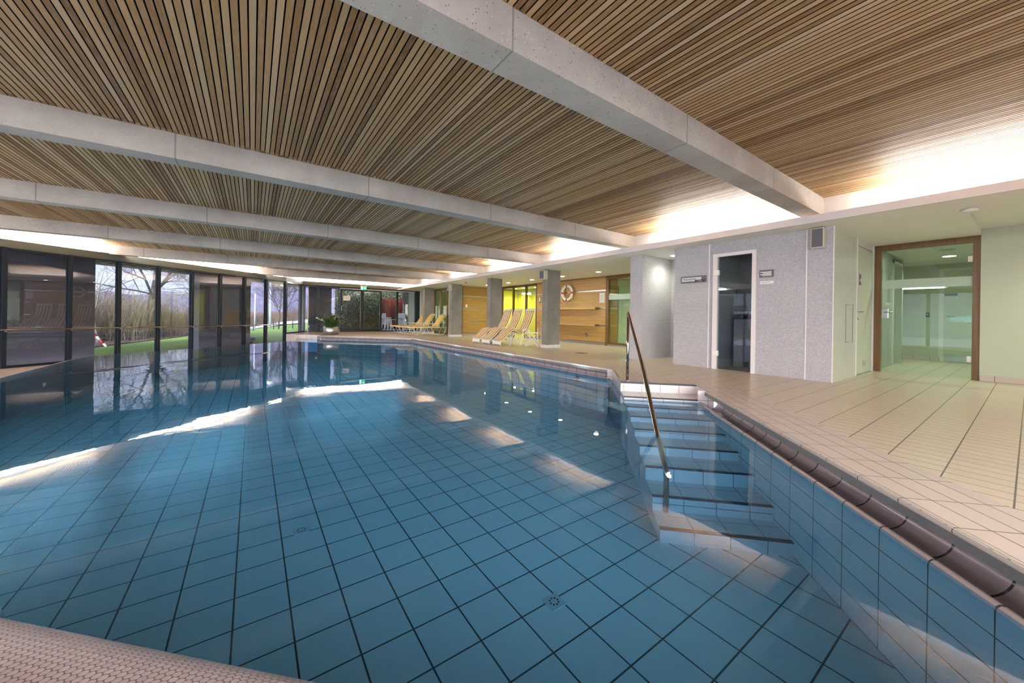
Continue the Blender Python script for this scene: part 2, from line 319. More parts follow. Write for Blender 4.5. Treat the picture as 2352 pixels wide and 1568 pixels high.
# ------------------------------------------------------------------ mesh builder
class MB:
    def __init__(s): s.v = []; s.f = []; s.uv = []; s.smooth = []
    def face(s, idx, uv=None, sm=False): s.f.append(tuple(idx)); s.uv.append(uv); s.smooth.append(sm)
    def add(s, vs, fs, uvs=None, sm=False):
        b = len(s.v); s.v += [tuple(p) for p in vs]
        for k, f in enumerate(fs): s.face([b + i for i in f], None if uvs is None else uvs[k], sm)
        return s
    def box(s, x0, y0, z0, x1, y1, z1, mtx=None):
        vs = [(x, y, z) for z in (z0, z1) for y in (y0, y1) for x in (x0, x1)]
        if mtx is not None: vs = [tuple(mtx @ Vector(p)) for p in vs]
        return s.add(vs, [(0, 2, 3, 1), (4, 5, 7, 6), (0, 1, 5, 4), (2, 6, 7, 3), (0, 4, 6, 2), (1, 3, 7, 5)])
    def bbox(s, x0, y0, z0, x1, y1, z1, b=.01, mtx=None):      # box with rounded edges
        bm = bmesh.new(); bmesh.ops.create_cube(bm, size=1)
        for v in bm.verts:
            v.co = Vector(((x0 + x1) / 2 + v.co.x * (x1 - x0), (y0 + y1) / 2 + v.co.y * (y1 - y0), (z0 + z1) / 2 + v.co.z * (z1 - z0)))
        bmesh.ops.bevel(bm, geom=bm.edges[:], offset=b, segments=2, affect='EDGES', profile=.6)
        vs = [v.co.copy() for v in bm.verts]
        if mtx is not None: vs = [mtx @ p for p in vs]
        fs = [[v.index for v in f.verts] for f in bm.faces]; bm.verts.index_update(); fs = [[v.index for v in f.verts] for f in bm.faces]
        bm.free(); return s.add(vs, fs)
    def hull(s, pts, z0, z1):                                   # prism of a 2D polygon
        n = len(pts); b = len(s.v)
        s.v += [(p[0], p[1], z0) for p in pts] + [(p[0], p[1], z1) for p in pts]
        tri = tessellate_polygon([[Vector((p[0], p[1], 0)) for p in pts]])
        for t in tri:
            a, b_, c = [Vector((pts[i][0], pts[i][1])) for i in t]
            ccw = (b_ - a).cross(c - a) > 0; t = t if ccw else t[::-1]
            s.face([b + n + i for i in t]); s.face([b + i for i in t[::-1]])
        area = sum(pts[i][0] * pts[(i + 1) % n][1] - pts[(i + 1) % n][0] * pts[i][1] for i in range(n))
        for i in range(n):
            j = (i + 1) % n; q = [b + i, b + j, b + n + j, b + n + i]; s.face(q if area > 0 else q[::-1])
        return s
    def poly(s, pts, z):
        b = len(s.v); s.v += [(p[0], p[1], z) for p in pts]
        for t in tessellate_polygon([[Vector((p[0], p[1], 0)) for p in pts]]):
            a, b_, c = [Vector((pts[i][0], pts[i][1])) for i in t]; ccw = (b_ - a).cross(c - a) > 0
            s.face([b + i for i in (t if ccw else t[::-1])])
        return s
    def tube(s, pts, r, seg=8, closed=False, cap=True, sm=True):
        P = [Vector(p) for p in pts]; n = len(P); R = r if isinstance(r, (list, tuple)) else [r] * n
        b = len(s.v); prev = None
        for i in range(n):
            if closed: t = P[(i + 1) % n] - P[i - 1]
            else: t = P[min(i + 1, n - 1)] - P[max(i - 1, 0)]
            t.normalize()
            if prev is None:
                a = Vector((0, 0, 1)) if abs(t.z) < .9 else Vector((1, 0, 0)); u = t.cross(a).normalized()
            else: u = (prev - t * prev.dot(t)).normalized()
            prev = u; w = t.cross(u)
            for k in range(seg):
                an = 2 * math.pi * k / seg; s.v.append(tuple(P[i] + (u * math.cos(an) + w * math.sin(an)) * R[i]))
        for i in range(n if closed else n - 1):
            for k in range(seg):
                a = b + i * seg + k; a2 = b + i * seg + (k + 1) % seg; c = b + ((i + 1) % n) * seg + k; c2 = b + ((i + 1) % n) * seg + (k + 1) % seg
                s.face((a, a2, c2, c), None, sm)
        if cap and not closed:
            s.face([b + k for k in range(seg)][::-1]); s.face([b + (n - 1) * seg + k for k in range(seg)])
        return s
    def lathe(s, prof, c=(0, 0, 0), seg=24, sm=True):
        b = len(s.v); n = len(prof)
        for (r, z) in prof:
            for k in range(seg):
                a = 2 * math.pi * k / seg; s.v.append((c[0] + r * math.cos(a), c[1] + r * math.sin(a), c[2] + z))
        for i in range(n - 1):
            for k in range(seg):
                s.face((b + i * seg + k, b + i * seg + (k + 1) % seg, b + (i + 1) * seg + (k + 1) % seg, b + (i + 1) * seg + k), None, sm)
        s.face([b + k for k in range(seg)][::-1]); s.face([b + (n - 1) * seg + k for k in range(seg)]); return s
    def sweep(s, path, prof, side=1, sm=False, closed=False):
        """profile (d, z) swept along a 2D path; d is measured to the left (side=1) or right of the way it runs"""
        P = [Vector(p) for p in path]; n = len(P); b = len(s.v); m = len(prof)
        L_ = [0]
        for i in range(1, n): L_.append(L_[-1] + (P[i] - P[i - 1]).length)
        for i in range(n):
            d0 = (P[i] - P[i - 1]).normalized() if i > 0 or closed else (P[1] - P[0]).normalized()
            d1 = (P[(i + 1) % n] - P[i]).normalized() if i < n - 1 or closed else (P[-1] - P[-2]).normalized()
            n0 = Vector((-d0.y, d0.x)); n1 = Vector((-d1.y, d1.x)); mt = (n0 + n1).normalized(); k = 1 / max(.3, mt.dot(n0))
            for (d, z) in prof: q = P[i] + mt * k * d * side; s.v.append((q.x, q.y, z))
        pl = [0]
        for j in range(1, m): pl.append(pl[-1] + math.hypot(prof[j][0] - prof[j - 1][0], prof[j][1] - prof[j - 1][1]))
        for i in range(n if closed else n - 1):
            for j in range(m - 1):
                i2 = (i + 1) % n
                q = [b + i * m + j, b + i2 * m + j, b + i2 * m + j + 1, b + i * m + j + 1]
                u0, u1 = L_[i], (L_[i + 1] if i < n - 1 else L_[-1] + (P[0] - P[-1]).length)
                uv = [(u0, pl[j]), (u1, pl[j]), (u1, pl[j + 1]), (u0, pl[j + 1])]
                if side < 0: q = q[::-1]; uv = uv[::-1]
                s.face(q, uv, sm)
        return s
    def build(s, name, mat, parent=None, loc=None):
        me = bpy.data.meshes.new(name); me.from_pydata(s.v, [], s.f); me.update()
        uvl = me.uv_layers.new(name='UVMap').data
        for p in me.polygons:
            uv = s.uv[p.index]; p.use_smooth = s.smooth[p.index]
            if uv is None:
                n = p.normal
                if abs(n.z) > .7:
                    for li in p.loop_indices: c = me.vertices[me.loops[li].vertex_index].co; uvl[li].uv = (c.x, c.y)
                else:
                    t = Vector((-n.y, n.x, 0)).normalized()
                    for li in p.loop_indices: c = me.vertices[me.loops[li].vertex_index].co; uvl[li].uv = (c.dot(t), c.z)
            else:
                for li, q in zip(p.loop_indices, uv): uvl[li].uv = q
        me.materials.append(mat)
        o = bpy.data.objects.new(name, me); C.objects.link(o)
        if parent is not None: o.parent = parent
        if loc is not None: o.location = loc
        return o

def tag(o, label=None, cat=None, group=None, kind=None):
    if label: o['label'] = label
    if cat: o['category'] = cat
    if group: o['group'] = group
    if kind: o['kind'] = kind
    return o
def thing(name, label, cat, loc=(0, 0, 0), rz=0, group=None):
    o = bpy.data.objects.new(name, None); C.objects.link(o); o.location = loc; o.rotation_euler = (0, 0, rz)
    o.empty_display_size = .1
    return tag(o, label, cat, group)
def struct(name, mb, mat, label=None): return tag(mb.build(name, mat), label, None, None, 'structure')
def sroot(name, loc=(0, 0, 0), rz=0):
    o = bpy.data.objects.new(name, None); C.objects.link(o); o.location = loc; o.rotation_euler = (0, 0, rz); o['kind'] = 'structure'; return o
def copy_tree(o, parent=None):
    c = o.copy(); C.objects.link(c)
    if parent is not None: c.parent = parent
    for ch in o.children: copy_tree(ch, c)
    return c
def text(body, size, parent, loc, rot, mat, name='lettering', ax='LEFT'):
    cu = bpy.data.curves.new(name, 'FONT'); cu.body = body; cu.size = size; cu.extrude = .0004; cu.align_x = ax; cu.resolution_u = 3
    cu.materials.append(mat); t = bpy.data.objects.new(name, cu); C.objects.link(t); me = bpy.data.meshes.new_from_object(t.evaluated_get(bpy.context.evaluated_depsgraph_get())); bpy.data.objects.remove(t)
    me.materials.clear(); me.materials.append(mat); o = bpy.data.objects.new(name, me); C.objects.link(o); o.parent = parent; o.location = loc; o.rotation_euler = rot; return o

SOF = 2.47; CEIL = 2.92; BEAMZ = 2.645; ZW = -0.165; ZF = -0.83; LOW = -0.50
P0 = Vector((-5.0, 14.5)); P1 = Vector((1.28, 20.35)); WD = (P1 - P0).normalized(); WN = Vector((-WD.y, WD.x)); WA = math.atan2(WD.y, WD.x)
def wp(w, off=0): q = P0 + WD * w + WN * off; return (q.x, q.y)
def wline_y(x, off=0): a = P0 + WN * off; return a.y + (x - a.x) * WD.y / WD.x

def sprof(p, sub=4):
    out = []
    for i in range(len(p) - 1):
        p0 = p[max(i - 1, 0)]; p1 = p[i]; p2 = p[i + 1]; p3 = p[min(i + 2, len(p) - 1)]
        for k in range(sub):
            t = k / sub; out.append(tuple(.5 * (2 * b + (c - a) * t + (2 * a - 5 * b + 4 * c - d) * t * t + (3 * b - a - 3 * c + d) * t ** 3) for a, b, c, d in zip(p0, p1, p2, p3)))
    out.append(p[-1]); return out
# ------------------------------------------------------------------ pool and deck
KA = 2.47; KB = 0.98
def sk(s_, k): return ((s_ + k) / 2, (s_ - k) / 2)
A = sk(1.45, KA); A0 = sk(.9, KA); B1 = sk(7.53, KA); B = sk(8.10, KA); Cc = sk(8.10, KB); D = (5.5, 4.52); Ec = (5.5, 15.1); F = (2.4, 18.2); F2 = (2.56, 18.74); G = (1.76, 19.40)
H = (1.28, 20.35); I = (2.18, 22.0)
rimpts = [(-3.3, 4.75), (-3.3, 12.4), (-3.27, 12.9), (-3.16, 13.28), (-2.95, 13.55), (-2.63, 13.80), (1.60, 17.62), (1.74, 18.2), G]
# floor slab (deck level)
deck = [A0, B, Cc, D, Ec, F, F2, G, H, I, (2.18, 22.05), (14.4, 22.05), (14.4, -3.5), (-3.3, -3.5), (-3.3, 4.0), sk(.7, -7.3), sk(.72, 2.0)]
deck = [A0, B, Cc, D, Ec, F, F2, G, H, I, (2.18, 22.05), (14.4, 22.05), (14.4, -3.5), (-3.3, -3.5), sk(.9, -7.4)]
def border(pts_in, k0): pass
# main deck tiles sit inside the border rows
bw = .5
flo = MB().poly(deck, 0.0); floor = struct('floor', flo, M['deck'])
bor = MB()
bor.sweep([A0, B1], [(-.03, .0035), (-bw, .0035)], 1)
bor.sweep([B1, B], [(0, .0035), (-bw, .0035)], 1)
bor.sweep([(Cc[0] + .0, Cc[1] + .0), D, Ec, F], [(-.03, .0034), (-bw, .0034)], 1)
struct('trim_1', bor, M['deck_edge'])
stepb = MB().sweep([sk(8.10, KA + .3), sk(8.10, KB)], [(-.0, .0045), (-.5, .0045)], 1); struct('trim_2', stepb, M['deck_edge'])
# gutter profiles, water side is +d
nose = [(-.032, .0036), (-.012, .003), (-.002, -.004), (0, -.014), (-.002, -.024)]
metal = [(-.004, -.024), (.004, -.026), (.004, -.068), (-.012, -.070), (-.03, -.07)]
gut = [(-.06, -.066), (-.12, -.075), (-.155, -.12), (-.15, -.18), (-.11, -.225), (-.05, -.245), (.01, -.235), (.035, -.19)]
gut = sprof(gut, 4)
lip = [(.035, -.19), (.045, -.168), (.058, -.157), (.074, -.156), (.086, -.164), (.092, -.18)]
side = [(.092, -.18), (.092, -.90)]
for path in ([A0, B1], [D, Ec, F]):
    gr = sroot('pool_gutter')
    MB().sweep(path, nose, 1, True).build('edge_tile', M['nose'], gr); MB().sweep(path, metal, 1).build('metal_strip', M['edge_metal'], gr)
    MB().sweep(path, gut, 1, True).build('channel', M['gutter'], gr); MB().sweep(path, lip, 1, True).build('overflow_lip', M['lip'], gr)
    struct('wall_pool', MB().sweep(path, side, 1), M['pool_side'])
plainw = [(-.02, .0037), (-.004, .003), (0, -.006), (0, -.90)]
struct('wall_pool', MB().sweep([B1, B], plainw, 1), M['wall_tile'])
struct('wall_pool', MB().sweep([sk(8.10, KB + .0), D], plainw, 1), M['wall_tile'])
struct('wall_pool', MB().sweep([F, F2, G], plainw, 1), M['wall_tile'])
struct('wall_pool', MB().sweep([G, H], [(0, 0), (0, -.52)], 1), M['wall_tile'])
struct('wall_pool', MB().hull([sk(8.10, KB), sk(8.10, KA), sk(8.16, KA), sk(8.16, KB)], -.9, -.001), M['wall_tile'])
# end plates of the gutters
def plate(p, q, z0, z1, name):
    m = MB(); m.add([(p[0], p[1], z0), (q[0], q[1], z0), (q[0], q[1], z1), (p[0], p[1], z1)], [(0, 1, 2, 3)]); return struct(name, m, M['wall_tile'])
def off(p, d, k): return (p[0] + d[0] * k, p[1] + d[1] * k)
plate(off(B1, (-.7071, .7071), .092), off(B1, (.7071, -.7071), .11), -.9, -.001, 'wall_pool')
plate(off(F, (-.7071, -.7071), .092), off(F, (.7071, .7071), .11), -.9, -.001, 'wall_pool')
plate(off(D, (-.9, .3), .10), off(D, (.9, -.3), .12), -.9, -.001, 'wall_pool')
# pool floor
pf = MB().poly([(-3.6, -.2), (3.2, -1.2), (6.2, 2.6), (5.9, 4.4), (5.9, 15.4), (2.6, 19.5), (1.0, 20.0), (-3.6, 14)], ZF); struct('floor_pool', pf, M['pool_tile'])
# near and left rims
near = [sk(1.43, 2.45), (-3.3, 4.73)]
nprof = [(.03, -.9), (.03, -.24), (.012, -.195), (-.01, -.168), (-.05, -.135), (-.10, -.108), (-.17, -.088), (-.26, -.076), (-.36, -.07), (-.42, -.02), (-.42, .0)]
struct('trim_3', MB().sweep(near, nprof, -1, True), M['rim_mosaic'])
lprof = [(.05, -.9), (.05, -.20), (.035, -.178), (.012, -.168), (-.04, -.168), (-.085, -.176), (-.11, -.20), (-.12, -.24), (-.12, -.52)]
struct('trim_4', MB().sweep(rimpts, lprof, -1, True), M['rim_plain'])
# lower floor along the windows
low = [(-3.35, 4.3), (-3.35, 12.4), (-3.2, 13.3), (-2.7, 13.75), (1.55, 17.6), (1.80, 19.4), (1.32, 20.4), (-5.0, 14.5), (-6.7, 12.9), (-6.7, -3.5), (-3.35, -3.5)]
struct('floor_lower', MB().poly(low, LOW), M['deck_edge'])
struct('wall_step', MB().sweep([(-3.3, -3.5), sk(.9, -7.4)], [(0, 0), (0, -.52)], 1), M['wall_tile'])
# water
wpoly = [sk(1.42, 2.385), off(B1, (-.7071, .7071), .06), sk(7.8, KA), sk(7.8, KB), off(D, (-.9, .3), .06), (5.44, 15.07), sk(20.52, -15.8), F2, G, (1.70, 18.2), (1.56, 17.64), (-2.66, 13.83), (-2.98, 13.57), (-3.19, 13.29), (-3.29, 12.9), (-3.32, 12.4), (-3.32, 4.74)]
wat = tag(MB().hull(wpoly, -.95, ZW).build('water', M['water']), 'still clear blue water filling the tiled indoor pool', None, None, 'structure')

# steps
e1 = Vector((1, -1, 0)) / math.sqrt(2); e2 = Vector((1, 1, 0)) / math.sqrt(2)
steps = sroot('pool_steps', (0, 0, 0), -math.pi / 4)
def lk(s_, k): return (k / math.sqrt(2), s_ / math.sqrt(2))
levels = [(7.55, -.135), (7.12, -.205), (6.67, -.25), (6.20, -.31), (5.74, -.385), (5.27, -.475), (4.80, -.60), (4.38, -.72)]
s_prev = 8.10
for i, (s_, z_) in enumerate(levels):
    K1 = KA if i == 0 else KA - .12
    pts = [lk(s_, KB), lk(s_, K1), lk(s_prev + (.0 if i == 0 else .05), K1), lk(s_prev + (.0 if i == 0 else .05), KB)]
    MB().hull(pts, -.90, z_).build('step', M['tread'], steps)
    nz = MB(); q = [lk(s_ - .012, KB), lk(s_ - .012, K1), lk(s_ + .045, K1), lk(s_ + .045, KB)]
    nz.hull(q, z_ - (.004 if i else .012), z_ + .003); nz.build('nosing', M['nosing'], steps)
    s_prev = s_
# top nosing of the deck edge
struct('trim_5', MB().hull([sk(8.085, KB), sk(8.085, KA), sk(8.14, KA), sk(8.14, KB)], -.014, .006), M['nosing'])

# pool floor nozzles
def nozzle(x, y, label, r=.055):
    t = thing('floor_nozzle', label, 'pool inlet', (x, y, ZF), 0, 'inlet nozzles in the pool floor')
    MB().bbox(-r, -r, 0, r, r, .006, .002).build('cover', M['sign_white'], t)
    h = MB()
    for k in range(8):
        a = k * math.pi / 4; h.lathe([(.006, .0062), (.006, .007)], (math.cos(a) * r * .5, math.sin(a) * r * .5, 0), 8)
    h.build('holes', M['ink'], t)
nozzle(.351, 3.447, 'square white inlet nozzle under water left of centre, nearer of the left two')
nozzle(1.565, 1.708, 'square white inlet nozzle under water closest to the camera, in front of the steps')
nozzle(1.433, 6.536, 'square inlet nozzle under water farther out, below the bright ceiling reflections')
nozzle(3.413, 3.796, 'square inlet nozzle under water beside the foot of the steps')

# ------------------------------------------------------------------ ceiling
beamY = [1.92, 5.47, 8.93, 12.40, 15.85, 19.28]
PIT = 3.45; BWID = .25
cb = MB(); X0 = -6.9; n_s = int((7.4 - X0) / .049) + 1
bays = [(-3.4, 1.92)] + [(beamY[i] + BWID, beamY[i + 1]) for i in range(5)] + [(beamY[5] + BWID, 21.95)]
for k in range(n_s):
    x = math.floor(X0 / .049) * .049 + k * .049 + .0045
    if x + .04 > 7.42: continue
    ylim = wline_y(x, .10) if x < 1.4 else 21.95
    if x < -5.0: ylim = min(ylim, 14.4)
    for (a, b) in bays:
        b2 = min(b, ylim)
        if b2 > a + .02: cb.box(x, a, CEIL, x + .0395, b2, CEIL + .02)
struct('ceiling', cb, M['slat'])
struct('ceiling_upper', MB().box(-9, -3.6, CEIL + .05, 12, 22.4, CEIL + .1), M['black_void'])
for i, y in enumerate(beamY):
    xl = -6.9
    # beam starts at the glazed wall
    a = P0 + WN * .05
    xl = max(-6.6, a.x + (y + BWID - a.y) * WD.x / WD.y) if y > 13.2 else -6.6
    b = MB().hull([(xl - (.0 if y < 13.2 else BWID * WD.x / WD.y), y), (7.4, y), (7.4, y + BWID), (xl, y + BWID)], BEAMZ, CEIL + .04)
    struct('beam', b, M['beam'])
beam_m = None
# right soffit, its upstand and the trough wall
struct('ceiling_ledge', MB().box(7.02, -3.4, SOF, 7.42, 22.0, SOF + .03), M['lip_white'])
struct('ceiling_right', MB().hull([(7.42, -3.4), (8.0, -3.4), (8.0, .5), (14.4, .5), (14.4, 22.0), (7.42, 22.0)], SOF, SOF + .12), M['lip_white'])
struct('ceiling_right_raised', MB().box(8.0, -3.4, SOF + .10, 14.4, .5, SOF + .13), M['lip_white'])
struct('trim_6', MB().box(6.98, -3.4, SOF, 7.02, 20.7, SOF + .115).box(7.02, 20.66, SOF + .03, 7.4, 20.7, SOF + .115), M['trim_white'])
struct('wall_trough', MB().box(7.40, -3.4, SOF + .031, 7.45, 22, CEIL + .04), M['white'])
# glazed-side upstand: fascia and wall above windows
fz0, fz1 = SOF, 2.67
fpath = [(-6.75, -3.4), (-6.75, 12.9), wp(-2.2, 0), wp(0, 0), wp(8.55, 0), (2.10, 21.80), (8.5, 21.80)]
struct('trim_7', MB().sweep([(p[0], p[1]) for p in fpath], [(-.0, fz0), (-.0, fz1), (.03, fz1), (.03, fz0), (0, fz0)], -1), M['fascia'])
struct('wall_upper', MB().sweep([(p[0], p[1]) for p in fpath], [(-.16, fz0), (-.16, CEIL + .04), (-.24, CEIL + .04), (-.24, fz0)], -1), M['white'])
struct('ceiling_ledge', MB().sweep([(p[0], p[1]) for p in fpath], [(0.02, fz0 + .002), (-.2, fz0 + .002)], -1), M['fascia'])

# ------------------------------------------------------------------ light strips in the troughs
def strip_light(x, y, rz, ln, label, group, w=.07, h=.06, z=0):
    t = thing('strip_light', label, 'ceiling light', (x, y, z), rz, group)
    MB().bbox(-ln / 2, -w / 2, 0, ln / 2, w / 2, .025, .004).build('base', M['wp'], t)
    MB().bbox(-ln / 2 + .01, -w / 2 + .006, .025, ln / 2 - .01, w / 2 - .006, h, .008).build('diffuser', M['strip'], t)
    return t
rl = [(-1.55, 2.4), (.25, 2.0), (3.62, 2.15), (7.08, 2.1), (10.55, 2.1), (14.0, 2.1), (17.4, 2.1), (20.2, .5)]
names = ['nearest of the cove lights above the entrance, out past the picture edge', 'glowing cove light above the glass door on the right', 'glowing cove light above the mosaic steam cabin, between first and second beam', 'glowing cove light over the right soffit, in the bay before the life ring column', 'cove light over the right soffit, third bay from the steam cabin', 'cove light over the right soffit, fourth bay from the steam cabin', 'short glowing cove light near the far end of the right soffit', 'tiny cove light at the far tip of the right soffit']
for (y, ln), nm in list(zip(rl, names))[0:]:
    strip_light(7.20, y, math.pi / 2, ln, 'long ' + nm if 'long' not in nm else nm, 'cove lights above the right soffit', z=SOF + .03)
# left side: one run per bay between beams, mounted over the fascia
def wY(y): return (y - P0.y) / WD.y
runs = [(wY(16.15) + .02, wY(19.15), 'long cove light above the windows between the bare trees and the far piers'), (-1.9, wY(15.75), 'long cove light above the leftmost tall windows'), (wY(19.6), 8.45, 'cove light tapering above the three far garden windows')]
for a, b, nm in runs:
    m = (a + b) / 2; p = wp(m, .075); strip_light(p[0], p[1], WA, b - a, nm, 'cove lights above the glazed wall', .09, .13, z=fz1 - .05)
strip_light(5.0, 21.87, 0, 5.6, 'long cove light above the far terrace doors', 'cove lights above the glazed wall', .09, .13, z=fz1 - .05)
for y, lb in ((11.2, 'farthest'), (7.1, 'second farthest'), (3.7, 'second nearest'), (.2, 'nearest')):
    strip_light(-6.83, y, math.pi / 2, 2.6, 'cove light above the side glazing beyond the left picture edge, ' + lb + ' of four', 'cove lights above the side glazing', .09, .13, z=fz1 - .05)

# ------------------------------------------------------------------ columns
for i, y in enumerate((8.80, 12.20, 15.60, 18.90)):
    c = MB().bbox(7.57, y, .09, 8.12, y + .25, SOF, .008); struct('column', c, M['pier'])
    struct('trim_8', MB().box(7.553, y - .017, 0, 8.137, y + .267, .095), M['wall_tile'])

# ------------------------------------------------------------------ glazed wall along the left
mull = [-1.15, .017, 1.184, 2.264, 3.313, 4.365, 5.401, 6.43, 7.48, 8.53]
WIN = 0
def window(p, q, z0, z1, posts=(True, False), fm='frame', gm='pane', fw=.075, fd=.14, bot=.06, top=.05, name=None):
    """glazed bay between two plan points: frame of posts and rails with one pane"""
    global WIN; WIN += 1
    a, b = Vector(p), Vector(q); d = (b - a); ln = d.length; rz = math.atan2(d.y, d.x)
    o = sroot(name or ('window_%d' % WIN), (a.x, a.y, 0), rz)
    f = MB()
    if posts[0]: f.box(-fw / 2, -fd / 2, z0, fw / 2, fd / 2, z1)
    if posts[1]: f.box(ln - fw / 2, -fd / 2, z0, ln + fw / 2, fd / 2, z1)
    f.box(fw / 2, -.03, z0, ln - fw / 2, .03, z0 + bot); f.box(fw / 2, -.03, z1 - top, ln - fw / 2, .03, z1)
    f.box(fw / 2, -.02, z0 + bot, fw / 2 + .025, .02, z1 - top); f.box(ln - fw / 2 - .025, -.02, z0 + bot, ln - fw / 2, .02, z1 - top)
    f.build('window_frame', M[fm], o)
    MB().box(fw / 2, -.006, z0 + bot * .5, ln - fw / 2, .006, z1 - top * .5).build('window_pane', M[gm], o)
    return o
for i in range(len(mull) - 1): window(wp(mull[i]), wp(mull[i + 1]), LOW, SOF, (True, i == len(mull) - 2))
window(H, (2.18, 22.0), 0.0, SOF, (False, True), 'frame_green')
window((2.18, 22.0), (2.87, 22.0), 0.0, SOF - .03, (False, False), 'frame_green')
window((2.87, 22.0), (3.90, 22.0), 0.0, SOF - .03, (True, False), 'frame_green')
window((6.12, 22.0), (7.09, 22.0), 0.0, SOF - .04, (False, False), 'frame_green')
window((7.09, 22.0), (8.24, 22.0), 0.0, SOF - .04, (True, False), 'frame_green')
struct('trim_9', MB().box(8.16, 21.90, 0, 8.46, 22.08, SOF).box(2.1, 21.95, SOF - .06, 8.4, 22.08, SOF + .01), M['frame_green'])
# side glazing running back to the camera (only reflections see most of it)
yy = 12.9; window((-6.7, 12.9), wp(-1.15), LOW, SOF, (True, False))
for k in range(8):
    window((-6.7, yy - 2.0), (-6.7, yy), LOW, SOF, (True, False)); yy -= 2.0
struct('wall_back', MB().box(4.4, -3.6, LOW, 14.4, -3.45, CEIL).box(-6.9, -3.6, SOF, 4.4, -3.45, CEIL), M['wall_white'])
xx = 4.4
for k in range(4): window((xx, -3.5), (xx - 2.75, -3.5), LOW if k > 2 else 0, SOF, (True, False)); xx -= 2.75  # unseen glazing added here to let in fill daylight
# terrace sliding door
def terrace_door(x0, x1, idx, h):
    o = sroot('door_%d' % idx, (x0, 21.95, 0)); w = x1 - x0
    f = MB().box(0, -.05, 0, .09, .05, h).box(w - .07, -.05, 0, w, .05, h).box(.09, -.05, 0, w - .07, .05, .14).box(.09, -.05, h - .07, w - .07, .05, h)
    f.build('door_frame', M['frame_green'], o)
    MB().box(.09, -.006, .14, w - .07, .006, h - .07).build('door_pane', M['pane'], o); return o
d1 = terrace_door(3.92, 5.06, 1, 2.36); d2 = terrace_door(5.06, 6.12, 2, 2.36)
MB().tube([(.07, -.06, 1.05), (.07, -.085, 1.08), (.07, -.085, 1.41), (.07, -.06, 1.44)], .014, 8).build('door_handle', M['steel'], d1)
struct('trim_10', MB().bbox(3.92, 21.84, 2.365, 8.1, 21.90, 2.41, .006), M['trim_white'])
struct('trim_11', MB().tube([(2.385, 21.93, 0), (2.385, 21.93, SOF - .03)], .02, 8), M['trim_white'])

# safety rail along the windows
hr = thing('window_handrail', 'long thin brushed steel handrail running along the tall windows', 'handrail')
pts = [wp(-1.1, -.14), wp(8.45, -.14), (2.04, 21.78)]
MB().tube([(*p, .445) for p in [(-6.5, 4.0), (-6.5, 12.85)] + pts], .019, 10).build('rail', M['rail_steel'], hr)
for w in mull[1:]:
    a = wp(w, -.07); b = wp(w, -.14); MB().tube([(*a, .405), (*b, .405), (*b, .43)], .008, 6).build('bracket', M['steel'], hr)

# ------------------------------------------------------------------ far right walls
struct('wall_far', MB().box(8.46, 21.9, 0, 8.62, 22.1, SOF).box(8.5, 19.85, 0, 8.6, 21.9, SOF), M['wall_white'])
# glazed room beside the far columns
go = sroot('window_40', (8.52, 0, 0))
f = MB()
for y in (17.98, 19.0, 19.82): f.box(0, y - .04, 0, .08, y + .04, SOF)
f.box(0, 17.98, 0, .08, 19.82, .06).box(0, 17.98, SOF - .1, .08, 19.82, SOF); f.build('window_frame', M['veneer_v'], go)
MB().box(.034, 18.0, .06, .046, 19.8, SOF - .1).build('window_pane', M['clear_glass'], go)
struct('wall_room_back', MB().box(10.6, 16.6, 0, 10.7, 22, SOF).box(8.62, 21.8, 0, 10.7, 21.9, SOF), M['pale_green'])
# wood panel wall facing the pool's near end and the long one with the ring
def panel_wall(x0, y0, x1, y1, name, zs, t=.02):
    """horizontal wood boards with steel joints on a dark core, between two plan points"""
    d = Vector((x1 - x0, y1 - y0)); ln = d.length; rz = math.atan2(d.y, d.x); o = sroot(name, (x0, y0, 0), rz)
    MB().box(0, .02, 0, ln, .12, SOF).build('core', M['dark_groove'], o)
    pr = 0.10
    for z in zs + [SOF - .015]:
        MB().box(.012, 0, pr, ln - .012, .02, z - .022 if z < 2.4 else z).build('board', M['veneer'], o); pr = z + .022
    for z in zs: MB().box(0, .008, z - .022, ln, .019, z + .022).build('joint', M['steel'], o)
    MB().box(0, -.004, 0, ln, .019, .09).build('plinth', M['steel'], o)
    return o
panel_wall(8.5, 16.3, 10.26, 16.3, 'wall_panelled', [.70, 1.335, 1.965])
struct('trim_12', MB().box(8.44, 16.25, 0, 8.50, 16.50, SOF).box(8.44, 17.90, 0, 8.62, 17.98, SOF), M['veneer_v'])
struct('wall_stub', MB().box(8.5, 16.42, 0, 8.6, 17.95, SOF), M['wall_white'])
panel_wall(10.25, 12.62, 10.25, 8.72, 'wall_panelled', [.70, 1.335, 1.965])
panel_wall(10.35, 8.80, 10.98, 8.80, 'wall_panelled', [.70, 1.335, 1.965])
struct('trim_13', MB().box(10.22, 8.60, 0, 10.34, 8.72, SOF).box(10.22, 8.64, SOF - .12, 10.30, 5.3, SOF).box(10.24, 8.64, .05, 10.30, 5.3, .12), M['veneer_v'])
struct('baseboard_right', MB().box(10.20, 5.3, 0, 10.24, 8.60, .05), M['steel'])
gw = sroot('window_41', (10.25, 0, 0)); MB().box(.0, 5.3, .12, .012, 8.62, SOF - .12).build('window_pane', M['clear_glass'], gw)
MB().box(-.003, 5.3, 1.62, -.001, 8.60, 1.80).build('frosted_band', M['frost'], gw)
struct('wall_behind_glass', MB().box(11.0, 8.85, 0, 14.3, 8.95, SOF).box(12.4, 4.5, 0, 12.5, 8.9, SOF), M['wall_white'])
struct('door_3', MB().bbox(11.05, 8.80, 0, 12.0, 8.845, 2.15, .004), M['frost'])
